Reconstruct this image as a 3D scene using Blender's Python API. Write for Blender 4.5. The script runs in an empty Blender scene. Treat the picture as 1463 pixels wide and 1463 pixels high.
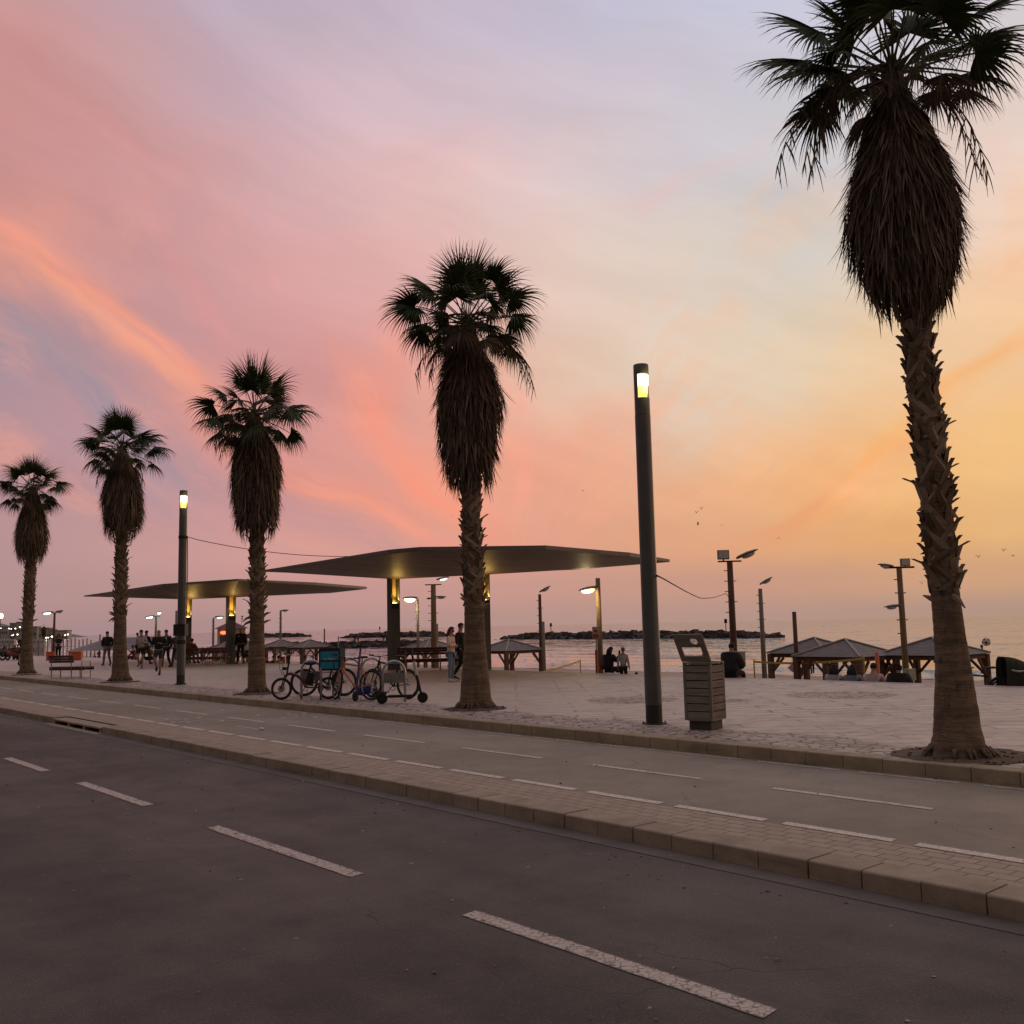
import bpy, math, random
import numpy as np
from mathutils import Vector, Matrix, noise as mnoise
SC = bpy.context.scene
COL = SC.collection
PI = math.pi
rad = math.radians

# ------------------------------------------------------------------ camera frame (source photo is 1463 px square)
F = 1407.0; PITCH = math.atan(162 / F); ROLL = 0.0225; H = 1.75
fw = Vector((0, math.cos(PITCH), math.sin(PITCH)))
up0 = Vector((0, -math.sin(PITCH), math.cos(PITCH)))
X0 = Vector((1, 0, 0))
rt = math.cos(ROLL) * X0 - math.sin(ROLL) * up0
upv = math.cos(ROLL) * up0 + math.sin(ROLL) * X0
EYE = Vector((0, 0, H))
def ray(px, py):
    return fw + rt * ((px - 731.5) / F) + upv * ((731.5 - py) / F)
def at(px, py, z=0.15):
    d = ray(px, py); return EYE + d * ((z - H) / d.z)
def atY(px, py, Y):
    d = ray(px, py); return EYE + d * (Y / d.y)
# promenade frame: local x runs towards the sea (v), local y along the road (u)
RA = rad(40.5)
NV = Vector((math.cos(RA), math.sin(RA), 0)); DV = Vector((-math.sin(RA), math.cos(RA), 0))
def W(v, u, z=0): return NV * v + DV * u + Vector((0, 0, z))
PZ = 0.15      # promenade level
RZ = -0.13     # carriageway level
BZ = -1.7      # beach level
SZ = -1.8      # sea level

# ------------------------------------------------------------------ colour and materials
def s2l(c):
    return tuple(((x / 255) / 12.92 if x / 255 <= .04045 else ((x / 255 + .055) / 1.055) ** 2.4) for x in c)
MATS = {}
def nt(m):
    m.use_nodes = True
    t = m.node_tree
    return t, t.nodes, t.links, t.nodes['Principled BSDF']
def M(name, col, rough=.6, metal=0, var=.25, scale=6, bump=.15, emis=None, es=0, coord='Object', stretch=None, bscale=None):
    if name in MATS: return MATS[name]
    m = bpy.data.materials.new(name); t, N, L, b = nt(m)
    b.inputs['Roughness'].default_value = rough
    b.inputs['Metallic'].default_value = metal
    tc = N.new('ShaderNodeTexCoord'); src = tc.outputs[coord]
    if stretch:
        mp = N.new('ShaderNodeMapping'); mp.inputs['Scale'].default_value = stretch
        L.new(src, mp.inputs[0]); src = mp.outputs[0]
    n = N.new('ShaderNodeTexNoise'); n.inputs['Scale'].default_value = scale; n.inputs['Detail'].default_value = 5
    L.new(src, n.inputs['Vector'])
    r = N.new('ShaderNodeValToRGB')
    r.color_ramp.elements[0].position = .3; r.color_ramp.elements[1].position = .7
    r.color_ramp.elements[0].color = (*[c * (1 - var) for c in col], 1)
    r.color_ramp.elements[1].color = (*[min(1, c * (1 + var)) for c in col], 1)
    L.new(n.outputs['Fac'], r.inputs[0]); L.new(r.outputs[0], b.inputs['Base Color'])
    if bump:
        n2 = N.new('ShaderNodeTexNoise'); n2.inputs['Scale'].default_value = bscale or scale * 6; n2.inputs['Detail'].default_value = 4
        L.new(src, n2.inputs['Vector'])
        bp = N.new('ShaderNodeBump'); bp.inputs['Strength'].default_value = bump; bp.inputs['Distance'].default_value = .02
        L.new(n2.outputs['Fac'], bp.inputs['Height']); L.new(bp.outputs[0], b.inputs['Normal'])
    if emis:
        b.inputs['Emission Color'].default_value = (*emis, 1); b.inputs['Emission Strength'].default_value = es
    MATS[name] = m
    return m

# ------------------------------------------------------------------ mesh building
class MB:
    def __init__(s): s.v = []; s.f = []; s.m = []; s.c = None; s.mi = 0
    def add(s, V, Fc, mi=None):
        o = len(s.v); s.v += [tuple(x) for x in V]
        for f in Fc: s.f.append(tuple(i + o for i in f)); s.m.append(s.mi if mi is None else mi)
    def box(s, c, d, R=None, taper=1.0, mi=None):
        x, y, z = d[0] / 2, d[1] / 2, d[2] / 2; V = []
        for k in (-1, 1):
            q = taper if k > 0 else 1
            for a, b in ((-1, -1), (1, -1), (1, 1), (-1, 1)):
                p = Vector((a * x * q, b * y * q, k * z))
                if R: p = R @ p
                V.append(Vector(c) + p)
        s.add(V, [(3, 2, 1, 0), (4, 5, 6, 7), (0, 1, 5, 4), (1, 2, 6, 5), (2, 3, 7, 6), (3, 0, 4, 7)], mi)
    def tube(s, pts, r, n=8, cap=True, mi=None, flat=1.0, roll=None):
        pts = [Vector(p) for p in pts]; K = len(pts)
        rs = r if isinstance(r, (list, tuple)) else [r] * K
        V = []; Fc = []; prev = None
        for i, p in enumerate(pts):
            d = (pts[min(i + 1, K - 1)] - pts[max(i - 1, 0)])
            if d.length < 1e-9: d = Vector((0, 0, 1))
            d.normalize()
            if prev is None:
                a = Vector((0, 0, 1)) if abs(d.z) < .9 else Vector((0, 1, 0))
                if roll: a = Vector(roll)
                e1 = d.cross(a).normalized()
            else:
                e1 = (prev - d * prev.dot(d))
                e1 = e1.normalized() if e1.length > 1e-6 else d.orthogonal().normalized()
            prev = e1; e2 = d.cross(e1)
            for k in range(n):
                an = 2 * PI * (k + .5) / n
                V.append(p + e1 * math.cos(an) * rs[i] + e2 * math.sin(an) * rs[i] * flat)
        for i in range(K - 1):
            for k in range(n):
                a = i * n + k; b = i * n + (k + 1) % n
                Fc.append((a, b, b + n, a + n))
        if cap: Fc.append(tuple(range(n))[::-1]); Fc.append(tuple((K - 1) * n + k for k in range(n)))
        s.add(V, Fc, mi)
    def cyl(s, p0, p1, r0, r1=None, n=12, mi=None): s.tube([p0, p1], [r0, r0 if r1 is None else r1], n, True, mi)
    def lathe(s, prof, n=16, c=(0, 0, 0), mi=None, cap=True):
        V = [(c[0] + r * math.cos(2 * PI * k / n), c[1] + r * math.sin(2 * PI * k / n), c[2] + z) for r, z in prof for k in range(n)]
        Fc = [(i * n + k, i * n + (k + 1) % n, (i + 1) * n + (k + 1) % n, (i + 1) * n + k) for i in range(len(prof) - 1) for k in range(n)]
        if cap: Fc += [tuple(range(n))[::-1], tuple((len(prof) - 1) * n + k for k in range(n))]
        s.add(V, Fc, mi)
    def torus(s, c, ax, R, r, n=28, m=6, a0=0, a1=2 * PI, mi=None):
        ax = Vector(ax).normalized(); e1 = ax.orthogonal().normalized(); e2 = ax.cross(e1); c = Vector(c)
        V = []; Fc = []
        for i in range(n):
            a = a0 + (a1 - a0) * i / n; d = e1 * math.cos(a) + e2 * math.sin(a)
            for k in range(m):
                b = 2 * PI * k / m; V.append(c + d * (R + r * math.cos(b)) + ax * r * math.sin(b))
        for i in range(n):
            for k in range(m):
                j = (i + 1) % n; Fc.append((i * m + k, j * m + k, j * m + (k + 1) % m, i * m + (k + 1) % m))
        s.add(V, Fc, mi)
    def ball(s, c, r, n=10, m=7, mi=None, R=None):
        if not isinstance(r, (tuple, list)): r = (r, r, r)
        V = []; Fc = []
        for i in range(m + 1):
            th = PI * i / m
            for k in range(n):
                ph = 2 * PI * k / n
                p = Vector((r[0] * math.sin(th) * math.cos(ph), r[1] * math.sin(th) * math.sin(ph), r[2] * math.cos(th)))
                if R: p = R @ p
                V.append(Vector(c) + p)
        for i in range(m):
            for k in range(n):
                a = i * n + k; b = i * n + (k + 1) % n; Fc.append((a, a + n, b + n, b))
        s.add(V, Fc, mi)
    def prism(s, poly, z0, z1, mi=None, f=None):
        n = len(poly); V = [(x, y, z0) for x, y in poly] + [(x, y, z1) for x, y in poly]
        if f: V = [f(p) for p in V]
        s.add(V, [tuple(range(n))[::-1], tuple(range(n, 2 * n))] + [(k, (k + 1) % n, n + (k + 1) % n, n + k) for k in range(n)], mi)
    def rock(s, c, r, rnd, mi=None):
        R = Matrix.Rotation(rnd.random() * 6, 3, 'Z') @ Matrix.Rotation(rnd.random() * 6, 3, 'X')
        V = []
        for a in (-1, 1):
            for b in (-1, 1):
                for d in (-1, 1):
                    V.append(Vector(c) + R @ Vector((a * r[0] * rnd.uniform(.6, 1.1), b * r[1] * rnd.uniform(.6, 1.1), d * r[2] * rnd.uniform(.6, 1.1))))
        s.add(V, [(0, 1, 3, 2), (4, 6, 7, 5), (0, 4, 5, 1), (2, 3, 7, 6), (0, 2, 6, 4), (1, 5, 7, 3)], mi)
    def build(s, name, mats, parent=None, smooth=False, loc=None, rz=0, attr=None):
        me = bpy.data.meshes.new(name)
        me.from_pydata(s.v, [], s.f)
        if not isinstance(mats, (list, tuple)): mats = [mats]
        for m in mats: me.materials.append(m)
        if len(mats) > 1: me.polygons.foreach_set('material_index', s.m)
        if smooth: me.polygons.foreach_set('use_smooth', [True] * len(s.f))
        if attr is not None:
            a = me.attributes.new('rnd', 'FLOAT', 'POINT'); a.data.foreach_set('value', attr)
        me.update()
        o = bpy.data.objects.new(name, me); COL.objects.link(o)
        if parent: o.parent = parent
        if loc is not None: o.location = loc
        o.rotation_euler.z = rz
        return o
def autosmooth(o, ang=35):
    o.data.polygons.foreach_set('use_smooth', [True] * len(o.data.polygons))
    o.data.set_sharp_from_angle(angle=rad(ang)); return o
def tag(o, label=None, cat=None, group=None, kind=None):
    if label: o['label'] = label
    if cat: o['category'] = cat
    if group: o['group'] = group
    if kind: o['kind'] = kind
    return o
def thing(name, label, cat, loc=(0, 0, 0), rz=0, group=None):
    o = bpy.data.objects.new(name, None); COL.objects.link(o); o.empty_display_size = .2
    o.location = loc; o.rotation_euler.z = rz
    return tag(o, label, cat, group)
def copy_tree(o, parent=None):
    c = o.copy(); COL.objects.link(c); c.parent = parent
    for ch in list(o.children): copy_tree(ch, c)
    return c
def struct(o, label=None): o['kind'] = 'structure'; return o

# ------------------------------------------------------------------ sky (world)
def build_world():
    w = bpy.data.worlds.new('World'); SC.world = w; w.use_nodes = True
    t = w.node_tree; N = t.nodes; L = t.links
    for n in list(N): N.remove(n)
    out = N.new('ShaderNodeOutputWorld'); bg = N.new('ShaderNodeBackground'); L.new(bg.outputs[0], out.inputs[0])
    tc = N.new('ShaderNodeTexCoord'); sx = N.new('ShaderNodeSeparateXYZ'); L.new(tc.outputs['Generated'], sx.inputs[0])
    def mth(op, a, b=None, c=None, clamp=False):
        n = N.new('ShaderNodeMath'); n.operation = op; n.use_clamp = clamp
        for i, x in enumerate((a, b, c)):
            if x is None: continue
            if isinstance(x, (int, float)): n.inputs[i].default_value = x
            else: L.new(x, n.inputs[i])
        return n.outputs[0]
    az = mth('MULTIPLY', mth('ARCTAN2', sx.outputs[0], sx.outputs[1]), 180 / PI)
    el = mth('MULTIPLY', mth('ARCSINE', sx.outputs[2]), 180 / PI)
    # slow drift of the air masses bends every band a little
    def noise(scale, detail, vec=None, rough=.5, st=None):
        n = N.new('ShaderNodeTexNoise'); n.inputs['Scale'].default_value = scale; n.inputs['Detail'].default_value = detail; n.inputs['Roughness'].default_value = rough
        v = vec or tc.outputs['Generated']
        if st:
            mp = N.new('ShaderNodeMapping'); mp.inputs['Scale'].default_value = st[0]; mp.inputs['Rotation'].default_value = st[1]; L.new(v, mp.inputs[0]); v = mp.outputs[0]
        L.new(v, n.inputs['Vector']); return n
    w1 = noise(3.2, 2); sc = N.new('ShaderNodeSeparateColor'); L.new(w1.outputs['Color'], sc.inputs[0])
    w2 = noise(11, 2); sc2 = N.new('ShaderNodeSeparateColor'); L.new(w2.outputs['Color'], sc2.inputs[0])
    azw = mth('ADD', az, mth('ADD', mth('MULTIPLY_ADD', sc.outputs[0], 7, -3.5), mth('MULTIPLY_ADD', sc2.outputs[0], 2.4, -1.2)))
    elw = mth('ADD', el, mth('ADD', mth('MULTIPLY_ADD', sc.outputs[1], 5, -2.5), mth('MULTIPLY_ADD', sc2.outputs[1], 1.8, -.9)))
    fz = N.new('ShaderNodeMapRange'); fz.inputs[1].default_value = 0; fz.inputs[2].default_value = 8; L.new(el, fz.inputs[0])   # calm near the sea horizon
    elm = mth('ADD', mth('MULTIPLY', elw, fz.outputs[0]), mth('MULTIPLY', el, mth('SUBTRACT', 1, fz.outputs[0])))
    rf = mth('DIVIDE', mth('ADD', azw, 180), 360)
    def A(px): return math.degrees(math.atan((px - 731.5) / F))
    def E_(py): return math.degrees(PITCH + math.atan((731.5 - py) / F))
    back = (104, 98, 112)
    rows = SKYROWS
    outs = []
    for py, cols in rows:
        r = N.new('ShaderNodeValToRGB'); cr = r.color_ramp; cr.interpolation = 'LINEAR'
        BK = BACK_HI if py < 300 else BACK
        st = [(-180, BK), (-74, BK), (-54, SIDE_L), (A(-340), cols[0][1])] + [(A(px), c) for px, c in cols] + [(A(1800), cols[-1][1]), (80, SIDE_R), (115, SIDE_R), (142, BK), (180, BK)]
        while len(cr.elements) > 1: cr.elements.remove(cr.elements[-1])
        for i, (a, c) in enumerate(st):
            e = cr.elements[0] if i == 0 else cr.elements.new((a + 180) / 360)
            e.position = (a + 180) / 360; e.color = (*s2l(c), 1)
        L.new(rf, r.inputs[0]); outs.append((E_(py), r.outputs[0]))
    outs.sort(key=lambda q: q[0])
    def mix(f, a, b, bt='MIX'):
        m = N.new('ShaderNodeMix'); m.data_type = 'RGBA'; m.blend_type = bt
        for sck, x in ((m.inputs['Factor'], f), (m.inputs['A'], a), (m.inputs['B'], b)):
            if isinstance(x, (int, float)): sck.default_value = x
            elif isinstance(x, tuple): sck.default_value = (*x, 1)
            else: L.new(x, sck)
        return m.outputs['Result']
    def ss(v, a, b, inter='SMOOTHSTEP'):
        m = N.new('ShaderNodeMapRange'); m.interpolation_type = inter
        if a > b:  # reversed
            m.inputs[1].default_value = b; m.inputs[2].default_value = a; m.inputs[3].default_value = 1; m.inputs[4].default_value = 0
        else:
            m.inputs[1].default_value = a; m.inputs[2].default_value = b
        L.new(v, m.inputs[0]); return m.outputs[0]
    cur = outs[0][1]
    for i in range(1, len(outs)):
        cur = mix(ss(elm, outs[i - 1][0], outs[i][0], 'SMOOTHSTEP'), cur, outs[i][1])
    zen = s2l(ZENITH)
    cur = mix(ss(el, 34, 62), cur, zen)
    # cirrus bands lit by the low sun
    S = 1 / 24.56
    for (p0, p1, wu, wd, c, st, k, nz) in BANDS:
        a0 = Vector((A(p0[0]), E_(p0[1]))); a1 = Vector((A(p1[0]), E_(p1[1])))
        d = (a1 - a0); Ln = d.length; d.normalize(); nrm = Vector((-d.y, d.x))
        if nrm.y < 0: nrm = -nrm
        x = mth('SUBTRACT', azw, a0.x); y = mth('SUBTRACT', elm, a0.y)
        tt = mth('ADD', mth('MULTIPLY', x, d.x), mth('MULTIPLY', y, d.y))
        s_ = mth('ADD', mth('MULTIPLY', x, nrm.x), mth('MULTIPLY', y, nrm.y))
        if k:
            tn = mth('SUBTRACT', mth('DIVIDE', tt, Ln), .5)
            s_ = mth('SUBTRACT', s_, mth('MULTIPLY', mth('SUBTRACT', .25, mth('MULTIPLY', tn, tn)), k * 4 * S))
        m1 = mth('MULTIPLY', ss(s_, -wd * S, 0), ss(s_, wu * S, 0))
        fe = min(Ln * .45, 5)
        m2 = mth('MULTIPLY', ss(tt, -fe, fe), ss(tt, Ln + fe, Ln - fe))
        cv = N.new('ShaderNodeCombineXYZ'); L.new(mth('MULTIPLY', tt, .12), cv.inputs[0]); L.new(mth('MULTIPLY', s_, .75), cv.inputs[1]); cv.inputs[2].default_value = p0[0] * .01
        nn = noise(1.0, 3, cv.outputs[0], .6)
        nf = ss(nn.outputs['Fac'], .5 - nz * .5, .5 + nz * .25 + .02, 'LINEAR')
        f = mth('MULTIPLY', mth('MULTIPLY', m1, m2), mth('MULTIPLY', nf, st))
        cur = mix(f, cur, s2l(c))
    # fine cirrus fanning out of the afterglow
    fx = mth('SUBTRACT', azw, A(735)); fy = mth('SUBTRACT', elm, E_(835))
    th = mth('ARCTAN2', fy, fx); rr = mth('SQRT', mth('ADD', mth('MULTIPLY', fx, fx), mth('MULTIPLY', fy, fy)))
    cv = N.new('ShaderNodeCombineXYZ'); L.new(mth('MULTIPLY', th, 4.2), cv.inputs[0]); L.new(mth('MULTIPLY', rr, .07), cv.inputs[1]); cv.inputs[2].default_value = 3.7
    nf = noise(1.0, 6, cv.outputs[0], .68); cv2 = N.new('ShaderNodeCombineXYZ'); L.new(mth('MULTIPLY', az, .06), cv2.inputs[0]); L.new(mth('MULTIPLY', el, .09), cv2.inputs[1]); n5 = noise(1.0, 3, cv2.outputs[0], .6)
    fm = mth('MULTIPLY', ss(nf.outputs['Fac'], .46, .66), ss(n5.outputs['Fac'], .36, .6))
    fm = mth('MULTIPLY', fm, mth('MULTIPLY', ss(elm, 3, 8), ss(elm, 30, 15)))
    cside = mix(ss(az, 2, 16), s2l((250, 168, 142)), s2l((248, 188, 138)))
    cur = mix(mth('MULTIPLY', fm, .62), cur, cside)
    # fine wisps
    cv = N.new('ShaderNodeCombineXYZ'); L.new(mth('MULTIPLY', mth('ADD', azw, mth('MULTIPLY', elm, .8)), .05), cv.inputs[0]); L.new(mth('MULTIPLY', mth('SUBTRACT', elm, mth('MULTIPLY', azw, -.35)), .22), cv.inputs[1])
    n3 = noise(1.0, 5, cv.outputs[0], .62)
    g = mth('MULTIPLY_ADD', n3.outputs['Fac'], .34, .83)
    g2 = mth('ADD', mth('MULTIPLY', g, fz.outputs[0]), mth('SUBTRACT', 1, fz.outputs[0]))
    vm = N.new('ShaderNodeVectorMath'); vm.operation = 'SCALE'; L.new(cur, vm.inputs[0]); L.new(g2, vm.inputs['Scale'])
    L.new(vm.outputs[0], bg.inputs[0]); bg.inputs[1].default_value = SKY_STRENGTH
    w.cycles.sampling_method = 'MANUAL'; w.cycles.sample_map_resolution = 512

SKY_STRENGTH = 1.0
BACK = (78, 64, 50); BACK_HI = (138, 126, 118); SIDE_L = (156, 130, 132); SIDE_R = (206, 165, 130); ZENITH = (186, 176, 186)
SKYROWS = [
 (20, [(0, (198, 156, 158)), (150, (194, 165, 176)), (300, (190, 172, 188)), (450, (192, 174, 188)), (600, (198, 182, 196)), (900, (200, 195, 214)), (1100, (198, 199, 220)), (1463, (194, 194, 214))]),
 (130, [(0, (203, 148, 146)), (200, (198, 160, 164)), (330, (196, 168, 180)), (450, (205, 178, 188)), (600, (213, 187, 196)), (750, (212, 194, 204)), (1000, (207, 200, 212)), (1200, (204, 202, 214)), (1463, (212, 204, 208))]),
 (250, [(0, (200, 144, 142)), (250, (205, 158, 160)), (400, (212, 172, 176)), (600, (226, 187, 184)), (800, (222, 198, 198)), (1000, (210, 203, 210)), (1180, (206, 204, 208)), (1463, (228, 208, 200))]),
 (400, [(0, (216, 150, 138)), (200, (200, 150, 152)), (400, (218, 163, 162)), (600, (226, 178, 174)), (800, (229, 200, 187)), (1000, (222, 207, 195)), (1150, (211, 206, 199)), (1300, (224, 204, 188)), (1463, (240, 210, 190))]),
 (550, [(0, (166, 142, 152)), (220, (196, 148, 150)), (450, (212, 150, 146)), (600, (230, 166, 150)), (800, (231, 196, 174)), (1000, (226, 208, 188)), (1200, (233, 204, 170)), (1463, (242, 200, 158))]),
 (700, [(0, (180, 142, 148)), (200, (190, 148, 152)), (450, (214, 152, 146)), (600, (232, 156, 136)), (800, (234, 168, 143)), (1000, (231, 176, 136)), (1200, (238, 177, 122)), (1463, (238, 190, 128))]),
 (775, [(0, (184, 146, 148)), (200, (196, 152, 150)), (500, (215, 157, 147)), (720, (225, 160, 140)), (1000, (224, 167, 130)), (1300, (225, 168, 112)), (1463, (226, 178, 122))]),
 (840, [(0, (178, 144, 143)), (200, (184, 146, 142)), (500, (196, 150, 144)), (800, (200, 152, 138)), (1000, (200, 152, 132)), (1463, (208, 161, 124))]),
 (890, [(0, (168, 138, 139)), (200, (170, 138, 138)), (500, (180, 144, 140)), (900, (182, 147, 136)), (1463, (178, 147, 131))]),
]
# start, end, width above, width below, colour, strength, bow, streakiness
BANDS = [
 ((-40, 470), (300, 690), 95, 95, (160, 144, 156), .85, 0, .3),
 ((-60, 350), (330, 585), 42, 62, (246, 160, 134), 1.0, 10, .5),
 ((40, 420), (290, 560), 12, 24, (252, 172, 138), .8, 6, .6),
 ((270, 600), (640, 770), 50, 40, (238, 152, 130), .6, 0, .6),
 ((400, 672), (600, 748), 10, 18, (250, 158, 130), .8, 0, .5),
 ((545, 455), (500, 600), 50, 50, (240, 152, 132), .7, 0, .6),
 ((330, 655), (610, 790), 26, 50, (184, 146, 152), .6, 0, .4),
 ((600, 470), (760, 400), 40, 40, (205, 176, 184), .5, 0, .6),
 ((490, 560), (690, 745), 40, 34, (253, 152, 122), 1.0, -18, .75),
 ((215, 350), (330, 520), 26, 26, (226, 152, 150), .5, 0, .8),
 ((-30, 120), (260, 300), 90, 110, (206, 138, 136), .3, 0, .5),
 ((420, 290), (680, 190), 40, 60, (216, 172, 180), .45, 0, .6),
 ((680, 690), (980, 600), 70, 60, (244, 166, 138), .6, 0, .6),
 ((760, 620), (1060, 560), 40, 40, (238, 188, 158), .5, 0, .6),
 ((950, 640), (1250, 470), 70, 70, (222, 208, 190), .6, 0, .4),
 ((1060, 360), (1260, 300), 110, 110, (200, 199, 206), .55, 0, .3),
 ((1040, 775), (1330, 668), 22, 40, (234, 156, 110), .8, 0, .6),
 ((1200, 715), (1500, 560), 16, 34, (248, 176, 106), .9, 0, .5),
 ((1300, 740), (1520, 650), 26, 40, (246, 196, 118), .45, 0, .4),
 ((860, 340), (1120, 250), 16, 30, (226, 196, 192), .5, 0, .8),
]
build_world()
sun = bpy.data.lights.new('sun', 'SUN'); sun.energy = .22; sun.angle = rad(14); sun.color = (1, .62, .36)
so = bpy.data.objects.new('sun', sun); COL.objects.link(so)
sd = Vector((math.sin(rad(38)) * math.cos(rad(4)), math.cos(rad(38)) * math.cos(rad(4)), math.sin(rad(4))))
so.rotation_euler = sd.to_track_quat('Z', 'Y').to_euler()

cam = bpy.data.cameras.new('camera'); co = bpy.data.objects.new('camera', cam); COL.objects.link(co)
cam.sensor_width = 36; cam.sensor_height = 36; cam.sensor_fit = 'HORIZONTAL'; cam.lens = F / 1463 * 36
cam.clip_start = .05; cam.clip_end = 30000
co.matrix_world = Matrix.Translation(EYE) @ Matrix((rt, upv, -fw)).transposed().to_4x4()
SC.camera = co
SC.view_settings.view_transform = 'Standard'; SC.view_settings.look = 'None'; SC.view_settings.exposure = 0; SC.view_settings.gamma = 1
SC.cycles.use_denoising = True
SC.cycles.max_bounces = 5; SC.cycles.transparent_max_bounces = 8
SC.cycles.sample_clamp_indirect = 4
# ------------------------------------------------------------------ node helper for the ground materials
class NB:
    def __init__(s, name, rough=.7):
        s.m = bpy.data.materials.new(name); s.t, s.N, s.L, s.b = nt(s.m); s.b.inputs['Roughness'].default_value = rough
        s.tc = s.N.new('ShaderNodeTexCoord').outputs['Object']; MATS[name] = s.m
    def link(s, x, sock):
        if isinstance(x, (int, float)): sock.default_value = x
        elif isinstance(x, tuple): sock.default_value = (*x, 1) if len(sock.default_value) == 4 else x
        else: s.L.new(x, sock)
    def map(s, scale=(1, 1, 1), rot=(0, 0, 0), loc=(0, 0, 0), v=None):
        n = s.N.new('ShaderNodeMapping'); s.L.new(v or s.tc, n.inputs[0]); n.inputs['Scale'].default_value = scale; n.inputs['Rotation'].default_value = rot; n.inputs['Location'].default_value = loc
        return n.outputs[0]
    def noise(s, scale, detail=4, rough=.55, v=None, dist=0):
        n = s.N.new('ShaderNodeTexNoise'); n.inputs['Scale'].default_value = scale; n.inputs['Detail'].default_value = detail; n.inputs['Roughness'].default_value = rough; n.inputs['Distortion'].default_value = dist
        s.L.new(v or s.tc, n.inputs['Vector']); return n.outputs['Fac']
    def noisec(s, scale, detail=3, v=None):
        n = s.N.new('ShaderNodeTexNoise'); n.inputs['Scale'].default_value = scale; n.inputs['Detail'].default_value = detail
        s.L.new(v or s.tc, n.inputs['Vector']); return n.outputs['Color']
    def voro(s, scale, feat='F1', v=None, out='Distance', rnd=1):
        n = s.N.new('ShaderNodeTexVoronoi'); n.feature = feat; n.inputs['Scale'].default_value = scale; n.inputs['Randomness'].default_value = rnd
        s.L.new(v or s.tc, n.inputs['Vector']); return n.outputs[out]
    def mr(s, v, a, b, c=0, d=1, smooth=True):
        n = s.N.new('ShaderNodeMapRange'); n.interpolation_type = 'SMOOTHSTEP' if smooth else 'LINEAR'
        s.L.new(v, n.inputs[0]); n.inputs[1].default_value = a; n.inputs[2].default_value = b; n.inputs[3].default_value = c; n.inputs[4].default_value = d
        return n.outputs[0]
    def math(s, op, a, b=0, c=0):
        n = s.N.new('ShaderNodeMath'); n.operation = op
        for i, x in enumerate((a, b, c)): s.link(x, n.inputs[i])
        return n.outputs[0]
    def vadd(s, a, b, k):
        n = s.N.new('ShaderNodeVectorMath'); n.operation = 'MULTIPLY_ADD'; s.L.new(b, n.inputs[0]); n.inputs[1].default_value = (k, k, k); s.L.new(a, n.inputs[2]); return n.outputs[0]
    def mix(s, f, a, b, mode='MIX'):
        m = s.N.new('ShaderNodeMix'); m.data_type = 'RGBA'; m.blend_type = mode
        s.link(f, m.inputs['Factor']); s.link(a, m.inputs['A']); s.link(b, m.inputs['B']); return m.outputs['Result']
    def sep(s, v=None):
        n = s.N.new('ShaderNodeSeparateXYZ'); s.L.new(v or s.tc, n.inputs[0]); return n.outputs
    def brick(s, w, h, mortar, c1, c2, cm, v, off=.5, bias=0):
        n = s.N.new('ShaderNodeTexBrick'); n.offset = off; n.inputs['Scale'].default_value = 1; n.inputs['Brick Width'].default_value = w; n.inputs['Row Height'].default_value = h
        n.inputs['Mortar Size'].default_value = mortar; n.inputs['Mortar Smooth'].default_value = .2; n.inputs['Bias'].default_value = bias
        for k, c in (('Color1', c1), ('Color2', c2), ('Mortar', cm)): n.inputs[k].default_value = (*c, 1)
        s.L.new(v, n.inputs['Vector']); return n.outputs
    def out(s, col, h=None, bs=.3, bd=.01, rough=None):
        s.link(col, s.b.inputs['Base Color'])
        if rough is not None: s.link(rough, s.b.inputs['Roughness'])
        if h is not None:
            n = s.N.new('ShaderNodeBump'); n.inputs['Strength'].default_value = bs; n.inputs['Distance'].default_value = bd
            s.link(h, n.inputs['Height']); s.L.new(n.outputs[0], s.b.inputs['Normal'])
        return s.m

def asphalt(name, c, fleck, crack=.5, patch=.3):
    b = NB(name, .78)
    big = b.noise(.35, 5, .6); mid = b.noise(2.2, 5, .65); lanes = b.noise(1, 4, .6, b.map((.9, .06, 1)))
    g = b.noise(70, 3, .8); v = b.voro(48)
    f = b.math('ADD', b.math('MULTIPLY', big, .45), b.math('ADD', b.math('MULTIPLY', mid, .25), b.math('MULTIPLY', lanes, .3)))
    col = b.mix(b.mr(f, .36, .64), tuple(x * (1 - patch) for x in c), tuple(x * (1 + patch) for x in c))
    col = b.mix(b.mr(g, .35, .68, .0, .7), col, tuple(x * .4 for x in c))
    col = b.mix(b.mr(v, .0, .26, .6, 0), col, fleck)
    # pale specks of grit and chewing gum, a few dark tar seams
    sp = b.voro(2.6, out='Distance'); spn = b.noise(14, 3)
    col = b.mix(b.math('MULTIPLY', b.mr(sp, .02, .07, .8, 0), b.mr(spn, .45, .6)), col, tuple(min(.5, x * 4.0) for x in c))
    wv = b.vadd(b.tc, b.noisec(.7, 4), 1.6); cr = b.voro(.42, 'DISTANCE_TO_EDGE', wv)
    ck = b.math('MULTIPLY', b.mr(cr, .0, .006, crack, 0), b.mr(b.noise(.5, 3), .46, .56))
    col = b.mix(ck, col, tuple(x * .35 for x in c))
    h = b.math('SUBTRACT', b.math('ADD', b.math('MULTIPLY', g, .5), b.math('MULTIPLY', b.mr(v, 0, .5), .6)), b.math('MULTIPLY', ck, 1.5))
    return b.out(col, h, .55, .006)
road_m = asphalt('asphalt', (.082, .070, .061), (.27, .24, .21), .6, .6)
path_m = asphalt('path_asphalt', (.29, .252, .205), (.58, .51, .44), .5, .28)

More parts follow.
